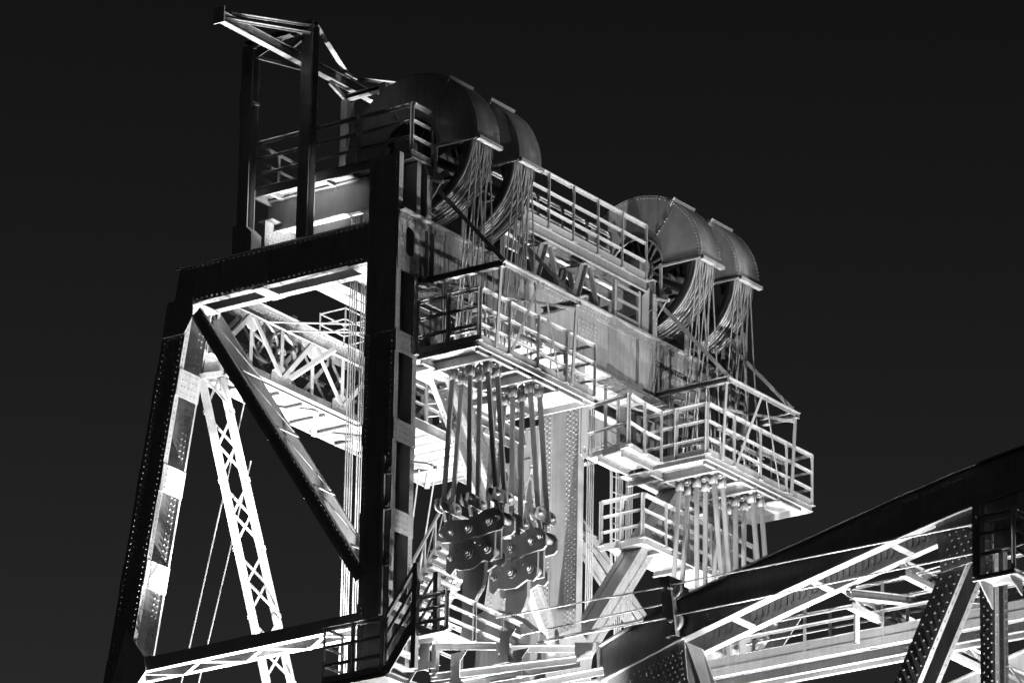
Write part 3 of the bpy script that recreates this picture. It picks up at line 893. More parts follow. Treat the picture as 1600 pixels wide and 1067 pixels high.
# equalizer linkage under each sheave
def make_equalizer():
    t = thing('equalizer_linkage', '', 'linkage', 'rope equalizer linkages above the lift span')
    c = 0.38                                   # middle across, from the hood face
    yz = -4.82
    YU = (0.33, 0.90, 1.50)
    for j in range(3):
        for s in (0, 1):
            top = Vector((HU[j], c + HV[s], BZ - 0.10))
            bot = Vector((YU[j], c + HV[s] * 0.9, yz))
            ba = put('hanger_bar', MB().prof(top, bot, X, Y, [(-0.046, 0.046, -0.018, 0.018)]), CAST, t)
            # rope socket ring and jaw at the head
            put('rope_socket', MB().lathe(tuple(top + Vector((0, 0.0, 0.03))), [(0.035, -0.05), (0.075, -0.05), (0.075, 0.05), (0.035, 0.05)], 12).prof(top - Z * 0.02, top - Z * 0.22, X, Y, [(-0.07, 0.07, -0.045, -0.024), (-0.07, 0.07, 0.024, 0.045)]), CAST, ba, True)
            put('socket_pin', MB().lathe(tuple(top + Vector((0, 0, 0.03))), [(0.001, -0.09), (0.03, -0.09), (0.03, 0.09), (0.001, 0.09)], 8), CAST, ba, True)
        # yoke: plate across with two round ears and a fork below
        yo = MB()
        pts = []
        for s in (-1, 1):
            for k in range(9):
                a = math.radians((90 + 20 * k) if s < 0 else (-90 + 20 * k))
                pts.append((YU[j], c + s * 0.20 + 0.125 * math.cos(a), yz - 0.03 + 0.125 * math.sin(a)))
        pts = [p for p in pts]
        yo.poly([(p[0] - 0.075, p[1], p[2]) for p in pts], (0.03, 0, 0))
        yo.poly([(p[0] + 0.045, p[1], p[2]) for p in pts], (0.03, 0, 0))
        yb = put('yoke', yo, CAST, t)
        for s in (-1, 1):
            mb = MB()
            cc = Vector((YU[j], c + s * 0.19, yz - 0.03))
            mb.tube([cc - X * 0.12, cc + X * 0.12], 0.042, 10)
            put('yoke_pin', mb, CAST, yb, True)
        put('yoke_fork', MB().poly([(YU[j] - 0.03, c - 0.14, yz - 0.08), (YU[j] - 0.03, c + 0.14, yz - 0.08), (YU[j] - 0.03, c + 0.07, yz - 0.30), (YU[j] - 0.03, c - 0.07, yz - 0.30)], (0.06, 0, 0)), CAST, yb)
        put('link', MB().prof((YU[j], c, yz - 0.2), ((0.40, 0.95, 1.46)[j], c, -5.42), X, Y, [(-0.075, 0.075, -0.035, 0.035)]), CAST, t)
    # upper lever: two plates, dog-legged
    up = [(0.24, -5.50), (0.26, -5.40), (0.36, -5.26), (0.50, -5.20), (0.62, -5.20), (0.95, -5.24), (1.12, -5.20), (1.30, -5.12), (1.50, -5.11), (1.64, -5.18), (1.72, -5.30), (1.72, -5.50), (1.66, -5.56), (1.48, -5.57), (1.25, -5.60), (0.62, -5.62), (0.34, -5.58)]
    lo = [(0.46, -6.16), (0.46, -5.86), (0.54, -5.79), (0.66, -5.75), (0.80, -5.65), (0.94, -5.62), (1.10, -5.65), (1.26, -5.74), (1.44, -5.82), (1.52, -5.92), (1.52, -6.06), (1.44, -6.13), (1.30, -6.08), (1.05, -6.20), (0.78, -6.18), (0.66, -6.14), (0.56, -6.24)]
    for yy in (c - 0.20, c + 0.14):
        a = put('upper_lever_plate', MB().poly([(u, yy, z) for u, z in up], (0, 0.05, 0)), CAST, t)
        b = put('lower_lever_plate', MB().poly([(u, yy + 0.012, z) for u, z in lo], (0, 0.05, 0)), CAST, t)
        if yy < c:
            r = MB()
            for u, z in ((0.45, -5.24), (0.58, -5.24), (0.9, -5.28), (1.3, -5.17), (1.5, -5.15)):
                r.rivet((u, yy, z), -Y, 0.018)
            rivets(r, a, CAST)
            r = MB()
            for u, z in ((0.70, -5.78), (0.82, -5.70), (0.95, -5.67), (1.08, -5.70), (1.22, -5.77)):
                r.rivet((u, yy + 0.012, z), -Y, 0.018)
            rivets(r, b, CAST)
    for u, z, r_ in ((0.36, -5.44, 0.05), (0.58, -5.43, 0.06), (0.95, -5.42, 0.085), (1.40, -5.36, 0.08), (1.60, -5.32, 0.065), (0.57, -5.92, 0.065), (0.97, -5.90, 0.10), (1.38, -5.89, 0.085)):
        pn = put('pin', MB().lathe((u, c, z), [(0.001, -0.225), (r_, -0.225), (r_, 0.22), (0.001, 0.22)], 16), CAST, t)
        put('nut', MB().lathe((u, c, z), [(0.001, -0.27), (r_ * 0.66, -0.27), (r_ * 0.66, -0.2255), (0.001, -0.2255)], 6, 10, 370), CAST, pn)
        put('bolt_end', MB().lathe((u, c, z), [(0.001, -0.30), (r_ * 0.34, -0.30), (r_ * 0.34, -0.2705), (0.001, -0.2705)], 10), GALV, pn)
    for u in (0.58, 1.38):
        put('link', MB().box(u - 0.11, u + 0.11, c - 0.13, c - 0.08, -6.0, -5.30).box(u - 0.11, u + 0.11, c + 0.06, c + 0.11, -6.0, -5.30), CAST, t)
    # bottom hanger: broad eye plate that tapers down to the span
    put('bottom_hanger', MB().poly([(u, c - 0.06, z) for u, z in ((0.74, -5.85), (1.22, -5.85), (1.22, -6.35), (1.16, -6.55), (1.03, -6.72), (0.98, -6.95), (0.98, -7.6), (0.74, -7.6))], (0, 0.10, 0)), CAST, t)
    return t
eq0 = make_equalizer()
el = ['dark rope equalizer linkage nearest to the dark column', 'grey rope equalizer linkage with shining nuts in front of the middle post', 'left one of the two equalizer linkages behind the chord of the lift span', 'rightmost equalizer linkage, hanging from the far rope platform']
for k in range(4):
    e = eq0 if k == 0 else copy_tree(eq0)
    e.location = Vector(S((0, SHV[k], 0)))
    e['label'] = el[k]

# ---------------------------------------------------------------- rope platforms with their guard frames
def make_platform(label):
    t = thing('rope_platform', label, 'platform', 'rope platforms under the sheaves')
    z = -2.06
    fl = MB()
    U0, U1, V0, V1 = 0.18, 1.50, 0.52, 4.12
    op = [(0.98, 1.66), (2.30, 2.98)]
    ui0, ui1 = 0.34, 1.40
    for y0, y1 in ((V0, op[0][0]), (op[0][1], op[1][0]), (op[1][1], V1)):
        put('floor_plate', MB().box(U0, U1, y0 + 0.002, y1 - 0.002, z - 0.012, z), FLOOR, t)
    for y0, y1 in op:
        put('floor_plate', MB().box(ui1, U1, y0 + 0.002, y1 - 0.002, z - 0.012, z), FLOOR, t)
        put('floor_plate', MB().box(U0, ui0, y0 + 0.002, y1 - 0.002, z - 0.012, z), FLOOR, t)
    put('floor_plate', MB().box(-0.62, U0 - 0.002, 0.70, V1, z - 0.012, z), FLOOR, t)
    for y in (0.95, 1.95, 3.0, 4.0):
        put('floor_joist', MB().chan((-0.6, y, z - 0.08), (U0 - 0.01, y, z - 0.08), 0.06, 0.13), PAINT, t)
    put('light_block_screen', MB().box(-0.645, -0.63, 0.70, 3.3, z + 0.003, -0.62), PAINT_OLD, t)  # added sheet and ribs that darken the space behind the railing
    for y in (1.2, 1.9, 2.6):
        put('light_block_screen_rib', MB().box(-0.629, -0.58, y - 0.03, y + 0.03, z + 0.003, -0.62), PAINT_OLD, t)
    put('winch_box', MB().box(-0.5, -0.1, 1.35, 1.75, z + 0.003, z + 0.5), CAST, t)
    put('winch_box', MB().box(-0.45, -0.05, 2.45, 2.75, z + 0.003, z + 0.42), CAST, t)
    # fascia and joists
    f = 0.12
    put('edge_channel', MB().chan((U1 + 0.02, V0 - 0.03, z - 0.06), (U1 + 0.02, V1 + 0.03, z - 0.06), 0.05, f, fs=1), GALV, t)
    put('edge_channel', MB().chan((U0, V0 - 0.03, z - 0.06), (U1 - 0.01, V0 - 0.03, z - 0.06), 0.05, f, fs=1), GALV, t)
    put('edge_channel', MB().chan((U0, V1 + 0.03, z - 0.06), (U1 - 0.01, V1 + 0.03, z - 0.06), 0.05, f, fs=-1), GALV, t)
    put('edge_bolts', MB().row((U0 + 0.1, V0 - 0.056, z - 0.02), (U1, V0 - 0.056, z - 0.02), 0.19, -Y, 0.012).row((U1 + 0.046, V0 + 0.2, z - 0.03), (U1 + 0.046, V1, z - 0.03), 0.5, X, 0.012), CAST, t, kind='stuff')
    for y in (op[0][0] - 0.04, op[0][1] + 0.04, op[1][0] - 0.04, op[1][1] + 0.04):
        put('floor_joist', MB().chan((U0, y, z - 0.115), (U1 - 0.02, y, z - 0.115), 0.07, 0.20), PAINT, t)
    put('floor_joist', MB().chan((ui1 + 0.04, V0 + 0.03, z - 0.10), (ui1 + 0.04, V1 - 0.2, z - 0.10), 0.07, 0.17), PAINT, t)
    put('floor_joist', MB().chan((U0 + 0.05, V0, z - 0.10), (U0 + 0.05, V1, z - 0.10), 0.07, 0.17), PAINT, t)
    # railing, three sides
    railing(t, [(U0 - 0.06, V0, z), (U1 + 0.03, V0, z), (U1 + 0.03, V1, z), (U0, V1, z)], nposts=[2, 4, 2], kick=0.12)
    # guard frame over the platform
    a, b, c2, d = (0.06, 0.92, -0.46), (1.75, 0.92, -0.46), (1.75, 3.30, -0.46), (0.06, 3.30, -0.46)
    put('frame_beam', MB().chan(a, b, 0.10, 0.13), PAINT, t)
    put('frame_beam', MB().ang((1.75, 0.92, -0.42), (1.75, 3.34, -0.42), 0.09, 0.07), PAINT, t)
    put('frame_beam', MB().chan((0.9, 3.30, -0.47), (1.75, 3.30, -0.46), 0.10, 0.13), PAINT, t)
    for p in (b, c2):
        put('frame_post', MB().ang((1.70, p[1], -0.5), (1.62, p[1], z - 0.02), 0.07, 0.07, up=(1, 0, 0)), GALV, t)
    put('frame_post', MB().ang((0.45, 0.92, -0.5), (0.45, 0.92, z), 0.06, 0.06, up=(1, 0, 0)), GALV, t)
    put('frame_rail', MB().bar((0.45, 0.95, -0.62), (1.68, 3.28, -0.60), 0.02, 0.05), GALV, t)
    put('frame_brace', MB().bar((1.74, 2.05, -0.46), (1.56, 1.45, z + 0.02), 0.012, 0.05), GALV, t)
    put('frame_brace', MB().bar((1.74, 2.20, -0.46), (1.56, 2.95, z + 0.02), 0.012, 0.05), GALV, t)
    # stay bars from the sheave bearings out to the frame corners
    put('stay_bar', MB().bar((-0.05, 0.90, 1.62), (1.78, 0.90, -0.44), 0.03, 0.075, up=(1, 0, 1)), PAINT, t)
    put('stay_bar', MB().bar((-0.05, 3.02, 1.62), (1.74, 3.28, -0.44), 0.03, 0.075, up=(1, 0, 1)), PAINT, t)
    put('stay_bracket', MB().poly([(0.15, 0.86, 1.45), (0.15, 0.86, 1.75), (0.34, 0.86, 1.55), (0.34, 0.86, 1.42)], (0, 0.02, 0)).tube([(0.15, 0.80, 1.5), (0.42, 0.80, 1.4)], 0.04, 8).tube([(0.15, 0.8, 1.1), (0.35, 0.8, 1.38)], 0.015, 6), CAST, t)
    # rope guide bars and rope clamps between the rails
    for k, (y, zz) in enumerate(((1.0, -1.35), (1.85, -1.5), (2.5, -1.4))):
        put('guide_bar', MB().chan((1.42, y, zz), (1.42, y + 0.75, zz), 0.05, 0.08), GALV, t)
        put('guide_bar', MB().bar((0.3, y + 0.1, zz - 0.2), (1.4, y + 0.1, zz - 0.2), 0.04, 0.05), GALV, t)
    for y in (1.02, 1.64, 2.34, 2.96):
        put('guide_rod', MB().tube([(0.3, y, z), (0.3, y, -0.5)], 0.018, 6), GALV, t)
        put('guide_rod', MB().tube([(1.36, y, z), (1.36, y, -1.2)], 0.014, 6), GALV, t)
    return t
pf0 = make_platform('shadowed rope platform beside the dark column, left of the middle post')
pf1 = copy_tree(pf0, None, 7.33)
pf1['label'] = 'brightly lit rope platform at the right, in front of the far column'
# ---------------------------------------------------------------- other platforms on the tower
# small side platform beside the right rope platform
t = thing('side_platform', 'small lit platform with rounded corner rail, left of the right rope platform', 'platform')
SZ = -2.10
e0, e1, e2 = (-0.451, 6.727, -2.1), (0.632, 6.548, -2.1), (0.555, 7.148, -2.1)
e3, e4 = (e2[0], 7.72, SZ), (e0[0], 7.72, SZ)
put('floor_plate', MB().poly([e0, e1, e2, e3, e4], (0, 0, -0.02)), FLOOR, t)
for p, q in ((e0, e1), (e1, e2), (e2, e3)):
    put('edge_channel', MB().bar(vv(p) - Y * 0.012 + Z * 0.02, vv(q) - Y * 0.012 + Z * 0.02, 0.012, 0.10), GALV, t)
for u in (e0[0] + 0.3, e0[0] + 0.85):
    put('floor_joist', MB().chan((u, e1[1] + 0.12, SZ - 0.09), (u, 7.7, SZ - 0.09), 0.06, 0.12), PAINT, t)
m_ = mid(e0, e1)
put('bracket', MB().bar(lerp3(e0, e1, 0.38), lerp3(e0, e1, 0.8), 0.05, 0.14), CAST, t)
railing(t, [e0, e1, e2, e3], nposts=[1, 1, 1], mids=(0.5,))
# lower platform at the foot of the right ropes
t = thing('lower_platform', 'lower lit platform with angled railing behind the right-hand rope hangers', 'platform')
LZ = -3.63
LV = 7.52
put('floor_plate', MB().box(-0.66, 0.29, LV, 11.3, LZ - 0.02, LZ), FLOOR, t)
put('edge_channel', MB().bar((-0.68, LV - 0.01, LZ - 0.03), (0.31, LV - 0.01, LZ - 0.03), 0.014, 0.14), GALV, t)
put('edge_channel', MB().chan((0.32, LV - 0.01, LZ - 0.04), (0.32, 11.3, LZ - 0.04), 0.05, 0.16), GALV, t)
put('edge_bolts', MB().row((0.346, LV + 0.1, LZ - 0.03), (0.346, 11.2, LZ - 0.03), 0.45, X, 0.014), CAST, t, kind='stuff')
for y in (8.1, 9.2, 10.4):
    put('floor_joist', MB().chan((-0.62, y, LZ - 0.09), (0.28, y, LZ - 0.09), 0.06, 0.13), PAINT, t)
railing(t, [(-0.66, LV, LZ), (0.30, LV, LZ), (0.30, 11.3, LZ)], nposts=[2, 5], h=0.92, mids=(0.30, 0.61))
for k in range(4):
    y = 9.0 + 0.5 * k
    put('rope_box', MB().box(-0.5, 0.0, y, y + 0.3, LZ + 0.005, LZ + 1.15), PAINT_OLD, t)
ladder('access_ladder', 'upper ladder right of the middle post between girder and side platform', (-0.3, 7.31, -1.824), (-0.3, 7.281, -0.455), (0, 1, 0.0), 0.42, 0.26)
ladder('access_ladder', 'long ladder below the small side platform, right of the middle post', (-0.9, 8.473, -3.983), (-0.9, 8.427, -1.77), (0.3, 1, 0), 0.40, 0.28)
ladder('access_ladder', 'ladder below the left rope platform beside the dark column', (-0.75, 2.242, -2.689), (-0.75, 2.196, -1.431), (1, 0.3, 0.0), 0.25, 0.24)

# platform round the top of the near column
t = thing('sheave_platform', 'dark narrow platform with railing beside the nearest sheave hood, bright underside', 'platform')
z = 1.93
put('floor_plate', MB().box(-3.60, 0.05, 0.32, 0.76, z - 0.02, z), FLOOR, t)
put('edge_channel', MB().chan((-3.65, 0.30, z - 0.06), (0.05, 0.30, z - 0.06), 0.05, 0.20), PAINT, t)
put('edge_channel', MB().chan((0.07, 0.28, z - 0.06), (0.07, 0.9, z - 0.06), 0.06, 0.14), PAINT_OLD, t)
put('edge_channel', MB().chan((-3.64, 0.32, z - 0.06), (-3.64, 1.7, z - 0.06), 0.05, 0.16), PAINT, t)
for k in range(5):
    u = -3.3 + k * 0.62
    put('floor_joist', MB().chan((u, 0.33, z - 0.07), (u, 0.76, z - 0.07), 0.06, 0.09), PAINT, t)
put('knee_bracket', MB().bar((-0.75, 0.34, z - 0.12), (-0.70, 0.30, 1.35), 0.03, 0.05), GALV, t)
railing(t, [(-3.62, 1.75, z), (-3.62, 0.30, z), (0.05, 0.30, z), (0.05, 0.92, z)], h=0.98, mids=(0.33, 0.65), nposts=[2, 3, 1])

# walkway between the two pairs of sheaves
t = thing('crossing_walkway', 'railed walkway on trestles along the girder between the two pairs of sheaves', 'walkway')
WZ = 1.76
put('floor_plate', MB().box(-0.75, 0.08, 3.75, 7.85, WZ - 0.02, WZ), FLOOR, t)
put('edge_channel', MB().chan((0.10, 3.7, WZ - 0.11), (0.10, 7.85, WZ - 0.11), 0.06, 0.22), PAINT_OLD, t)
put('edge_channel', MB().chan((-0.76, 3.7, WZ - 0.11), (-0.76, 7.85, WZ - 0.11), 0.06, 0.22, fs=-1), PAINT_OLD, t)
put('floor_joist', MB().chan((-0.3, 3.7, WZ - 0.09), (-0.3, 7.85, WZ - 0.09), 0.06, 0.12), PAINT_OLD, t)
railing(t, [(0.10, 3.75, WZ), (0.10, 7.8, WZ)], h=1.17, mids=(0.42, 0.80), nposts=[5], kick=0.16)
railing(t, [(-0.74, 3.75, WZ), (-0.74, 7.8, WZ)], h=1.17, mids=(0.42, 0.80), nposts=[5], kick=0.30)
for y in (4.75, 6.05):
    for s in (-1, 1):
        for u in (0.02, -0.45):
            p, q = Vector((u, y + s * 0.12, WZ - 0.225)), Vector((u, y + s * 0.42, GT + 0.035))
            put('trestle_leg', MB().prof(p, q, Y, X, [(-0.08, 0.08, -0.10, -0.08), (s * -0.08, s * -0.06, -0.08, 0.0)]), CAST, t)
    put('trestle_head', MB().box(-0.5, 0.03, y - 0.2, y + 0.2, WZ - 0.245, WZ - 0.226), CAST, t)
# short guard gate on the girder
t = thing('guard_gate', 'short three-bar guard gate standing on the girder left of the third sheave', 'gate')
for y in (6.95, 7.75):
    put('gate_post', MB().ang((0.0, y, 0.70), (0.0, y, 1.55), 0.07, 0.06, up=(1, 0, 0)), GALV, t)
for zz in (0.85, 1.15, 1.45):
    put('gate_bar', MB().bar((0.01, 6.97, zz), (0.01, 7.73, zz), 0.012, 0.06), GALV, t)
put('gate_panel', MB().poly([(0.02, 7.78, 0.70), (0.02, 8.03, 0.70), (0.02, 8.03, 1.72), (0.02, 7.78, 1.45)], (0.012, 0, 0)), PAINT, t)

# inspection basket behind the rear truss
t = thing('inspection_basket', 'small mesh inspection basket seen under the tower top behind vertical ropes', 'basket')
c = (-3.6, 3.043, 0.292)
cu, cy, cz = c
for a, b in (((-.3, -.25), (.3, -.25)), ((.3, -.25), (.3, .5)), ((.3, .5), (-.3, .5)), ((-.3, .5), (-.3, -.25))):
    for zz in (0, -0.22, -0.42):
        put('basket_rail', MB().bar((cu + a[0], cy + a[1], cz + zz), (cu + b[0], cy + b[1], cz + zz), 0.02, 0.02), PAINT, t)
for a in ((-.3, -.25), (.3, -.25), (.3, .5), (-.3, .5)):
    put('basket_post', MB().bar((cu + a[0], cy + a[1], cz - 0.44), (cu + a[0], cy + a[1], cz + 0.02), 0.025, 0.025), PAINT, t)

# ---------------------------------------------------------------- hoist jib on the tower top
t = thing('hoist_jib', 'maintenance hoist jib on dark posts at the top left of the tower', 'crane')
JU = -2.62
JZ = 4.40
put('runway_beam', MB().ibar((JU, -2.15, JZ), (JU, 5.2, JZ), 0.14, 0.20, 0.012), PAINT, t)
def post_H(p, q, w, d):
    return MB().prof(p, q, X, Y, [(-w / 2, w / 2, -d / 2, -d / 2 + 0.014), (-w / 2, w / 2, d / 2 - 0.014, d / 2), (-0.007, 0.007, -d / 2 + 0.014, d / 2 - 0.014)])
PBU, PAU = -2.25, -3.66
put('jib_post', post_H((PBU, 0.12, 0.60), (PBU, 0.12, 5.0), 0.25, 0.22), PAINT, t)
put('jib_post', post_H((PAU, 0.12, 0.60), (PAU, 0.12, 4.80), 0.25, 0.22), PAINT, t)
put('post_foot', MB().poly([(PAU - 0.2, 0.0, 0.575), (PAU + 0.25, 0.0, 0.575), (PAU + 0.25, 0.0, 0.95), (PAU + 0.05, 0.0, 1.15), (PAU - 0.2, 0.0, 1.15)], (0, 0.3, 0)), PAINT, t)
put('post_splice', MB().box(PAU - 0.14, PAU + 0.14, -0.005, 0.009, 3.35, 3.9).box(PAU - 0.15, PAU + 0.15, 0.0, 0.25, 3.62, 3.66), PAINT, t)
put('head_beam', MB().chan((PAU - 0.12, 0.12, 4.86), (PBU + 0.12, 0.12, 4.93), 0.16, 0.13), PAINT, t)
put('head_plate', MB().poly([(PAU + 0.14, 0.1, 4.78), (PAU + 0.8, 0.1, 4.80), (PAU + 0.14, 0.1, 4.55)], (0, 0.02, 0)), PAINT, t)
put('tie_rod', MB().ang((JU - 0.1, -2.12, JZ + 0.15), (PBU + 0.1, 0.1, 4.92), 0.05, 0.05), PAINT, t)
put('tie_rod', MB().ang((JU - 0.02, -2.12, JZ - 0.0), (PBU + 0.1, 0.0, 4.74), 0.05, 0.05), PAINT, t)
put('end_plate', MB().box(JU - 0.12, JU + 0.12, -2.17, -2.15, JZ - 0.15, JZ + 0.17), GALV, t)
put('knee_brace', MB().bar((PAU + 0.10, 0.12, 4.60), (JU - 0.02, 0.45, JZ - 0.16), 0.05, 0.06), GALV, t)
put('knee_brace', MB().bar((PBU - 0.05, 0.12, 4.80), (JU + 0.05, 0.0, JZ + 0.15), 0.06, 0.08), PAINT, t)
put('tie_strap', MB().bar((PBU + 0.1, 0.15, 4.93), (JU, 1.75, JZ + 0.2), 0.10, 0.02), GALV, t)
put('clamp_plate', MB().box(JU - 0.1, JU + 0.1, 1.6, 1.95, JZ + 0.135, JZ + 0.17), GALV, t)
put('tie_rod', MB().ang((JU, 1.9, JZ + 0.2), (JU + 0.3, 4.6, JZ + 0.85), 0.07, 0.06), PAINT, t)
put('jib_post', post_H((JU, 1.78, 1.90), (JU, 1.78, 4.05), 0.14, 0.22), PAINT, t)
put('jib_post', post_H((JU + 0.9, 1.78, 1.90), (JU + 0.9, 1.78, 4.2), 0.14, 0.22), PAINT, t)
put('head_beam', MB().chan((JU - 0.05, 1.78, 4.12), (JU + 1.0, 1.78, 4.14), 0.14, 0.10), PAINT, t)
put('knee_brace', MB().bar((JU, 1.78, 4.05), (JU - 0.02, 1.25, JZ - 0.14), 0.06, 0.08), PAINT, t)
put('head_beam', MB().chan((JU - 0.05, 4.2, 4.90), (JU + 1.0, 4.2, 4.95), 0.14, 0.10), PAINT, t)

# ---------------------------------------------------------------- lift span
span = thing('lift_span', 'raised lift span of the bridge, curved riveted top chord lit from below', 'bridge span')
SV0, SW = 1.6, 0.80
prof_t = [(3.55, -7.99), (5.0, -7.46), (7.1, -6.95), (9.8, -6.34), (11.1, -6.08), (12.4, -5.88), (15.2, -5.58), (18.5, -5.40)]
prof_b = [(3.62, -8.62), (5.2, -8.16), (7.1, -7.69), (9.8, -7.07), (11.1, -6.80), (12.4, -6.62), (15.2, -6.34), (18.5, -6.16)]
def chord(v0, s):
    mb = MB()
    inner = v0 + s * SW
    for y, tt in ((v0, 0.022 * s), (inner - 0.022 * s, 0.022 * s)):
        mb.poly([(u, y, z) for u, z in prof_t] + [(u, y, z) for u, z in reversed(prof_b)], (0, tt, 0))
    o = put('top_chord', mb, PAINT, span)
    for i in range(len(prof_t) - 1):
        (u0, z0), (u1, z1) = prof_t[i], prof_t[i + 1]
        mb = MB().hexa([(u0, v0 - 0.1 * s, z0), (u1, v0 - 0.1 * s, z1), (u1, inner + 0.1 * s, z1), (u0, inner + 0.1 * s, z0)],
                       [(u0, v0 - 0.1 * s, z0 + 0.03), (u1, v0 - 0.1 * s, z1 + 0.03), (u1, inner + 0.1 * s, z1 + 0.03), (u0, inner + 0.1 * s, z0 + 0.03)])
        put('cover_plate', mb, PAINT, o)
        (u0, z0), (u1, z1) = prof_b[i], prof_b[i + 1]
        for ya, yb in ((v0 - 0.10 * s, v0 + 0.10 * s), (inner - 0.12 * s, inner + 0.05 * s)):
            mb = MB().hexa([(u0, ya, z0 - 0.03), (u1, ya, z1 - 0.03), (u1, yb, z1 - 0.03), (u0, yb, z0 - 0.03)],
                           [(u0, ya, z0), (u1, ya, z1), (u1, yb, z1), (u0, yb, z0)])
            put('bottom_flange', mb, PAINT, o)
    def zb(u, pr):
        for i in range(len(pr) - 1):
            if pr[i][0] <= u <= pr[i + 1][0]:
                return pr[i][1] + (pr[i + 1][1] - pr[i][1]) * (u - pr[i][0]) / (pr[i + 1][0] - pr[i][0])
        return pr[-1][1]
    for u in (5.15, 6.25, 7.9, 9.55, 14.5):
        z0, z1 = zb(u, prof_b), zb(u + 0.13, prof_b)
        ya, yb = v0 + 0.125 * s, inner - 0.125 * s
        put('tie_plate', MB().hexa([(u, ya, z0 - 0.025), (u + 0.13, ya, z1 - 0.025), (u + 0.13, yb, z1 - 0.025), (u, yb, z0 - 0.025)], [(u, ya, z0), (u + 0.13, ya, z1), (u + 0.13, yb, z1), (u, yb, z0)]), PAINT, o)
    r = MB()
    u = 3.8
    k = 0
    while u < 16:
        z = zb(u, prof_b)
        zt = zb(u, prof_t)
        r.rivet((u, inner - 0.022 * s, z + 0.09 + 0.06 * (k % 2)), Y * -s, 0.018)
        r.rivet((u, v0, z + 0.08), Y * -s, 0.014)
        r.rivet((u + 0.05, v0, z + 0.15), Y * -s, 0.014)
        r.rivet((u, v0, zt - 0.10), Y * -s, 0.014)
        u += 0.13
        k += 1
    rivets(r, o)
    # ribs modelled on the inner web in place of shadow stripes
    for k in range(70):
        u = 5.4 + k * 0.13
        if u > 12:
            break
        z = zb(u, prof_b)
        put('shade_stripe_rib', MB().box(u - 0.022, u + 0.022, inner - (0.022 + 0.03) * s, inner - 0.0225 * s, z + 0.17, z + 0.66), PAINT, o)
    return o
chN = chord(SV0, 1)
put('end_plate', MB().poly([(3.5, SV0 - 0.1, -7.9), (3.5, SV0 + SW + 0.1, -7.9), (3.55, SV0 + SW + 0.1, -8.66), (3.55, SV0 - 0.1, -8.66)], (0.03, 0, 0)), PAINT, chN)
chF = chord(SV0 + 7.4 + SW, -1)
# end post with big riveted gusset
gp = MB().poly([(3.70, SV0 - 0.03, -8.30), (4.6, SV0 - 0.03, -8.12), (5.32, SV0 - 0.03, -8.02), (5.42, SV0 - 0.03, -8.9), (5.9, SV0 - 0.03, -9.9), (5.9, SV0 - 0.03, -14.0), (4.1, SV0 - 0.03, -14.0), (3.70, SV0 - 0.03, -9.4)], (0, 0.028, 0))
ep = put('end_post', gp, PAINT, span)
put('end_post_web', MB().poly([(5.33, SV0, -8.20), (5.33, SV0 + 0.5, -8.20), (5.6, SV0 + 0.5, -9.1), (6.0, SV0 + 0.5, -9.9), (6.0, SV0, -9.9), (5.6, SV0, -9.1)], (0.03, 0, 0)).poly([(4.0, SV0 + 0.62, -8.3), (5.3, SV0 + 0.62, -8.2), (6.0, SV0 + 0.62, -9.9), (6.0, SV0 + 0.62, -14), (4.2, SV0 + 0.62, -14)], (0, 0.03, 0)), PAINT, ep)
r = MB()
r.grid((4.55, SV0 - 0.03, -9.35), (0.1, 0, 0.03), 8, (0.0, 0, 0.11), 8, -Y, 0.02, True)
r.grid((4.2, SV0 - 0.03, -8.75), (0.11, 0, 0.035), 9, (0.02, 0, 0.11), 2, -Y, 0.02, True)
r.row((5.22, SV0 - 0.03, -8.2), (5.36, SV0 - 0.03, -8.95), 0.1, -Y, 0.018)
rivets(r, ep)
# first truss post and diagonal with gusset
def span_post(p, q, w, d, name, step=0.17):
    p, q = vv(p), vv(q)
    ax = (q - p).normalized()
    ex = Vector((-ax.z, 0, ax.x))
    if ex.x < 0:
        ex = -ex
    mb = MB().prof(p, q, ex, Y, [(-w, 0, 0, 0.022), (-w, 0, d - 0.022, d), (0.0, 0.014, 0.0, 0.13), (0.0, 0.014, d - 0.13, d), (-w - 0.014, -w, 0, 0.13), (-w - 0.014, -w, d - 0.13, d), (-w * 0.9, -w * 0.1, 0.13, 0.145) ])
    o = put(name, mb, PAINT, span)
    r = MB()
    for off in (-w + 0.06, -0.06, -w / 2):
        r.row(p + ex * off, q + ex * off, step, -Y, 0.022, off=(0.08 if off == -w / 2 else 0))
    r.row(p + ex * 0.014 + Y * 0.06, q + ex * 0.014 + Y * 0.06, step, ex, 0.018)
    r.row(p + ex * 0.014 + Y * (d - 0.06), q + ex * 0.014 + Y * (d - 0.06), step, ex, 0.018)
    r.row(p + ex * -0.1 + Y * (d - 0.022), q + ex * -0.1 + Y * (d - 0.022), step, -Y, 0.018)
    rivets(r, o)
    return o
span_post((11.70, SV0, -6.9), (11.70, SV0, -14.0), 0.27, 0.42, 'truss_post')
span_post((11.42, SV0, -7.2), (7.0, SV0, -16.0), 0.42, 0.62, 'truss_diagonal')
span_post((12.55, SV0, -6.9), (15.6, SV0, -14.0), 0.42, 0.62, 'truss_diagonal')
gs = put('truss_gusset', MB().poly([(10.55, SV0 - 0.026, -6.95), (11.5, SV0 - 0.026, -6.72), (12.7, SV0 - 0.026, -6.56), (12.9, SV0 - 0.026, -7.2), (12.5, SV0 - 0.026, -7.6), (11.75, SV0 - 0.026, -7.7), (11.4, SV0 - 0.026, -7.75), (10.65, SV0 - 0.026, -7.85)], (0, 0.022, 0)), PAINT, span)
r = MB()
r.grid((10.75, SV0 - 0.026, -7.7), (0.14, 0, 0.02), 5, (0.02, 0, 0.13), 5, -Y, 0.022, True)
r.grid((11.9, SV0 - 0.026, -7.45), (0.13, 0, 0.02), 6, (0.02, 0, 0.13), 6, -Y, 0.022, True)
rivets(r, gs)
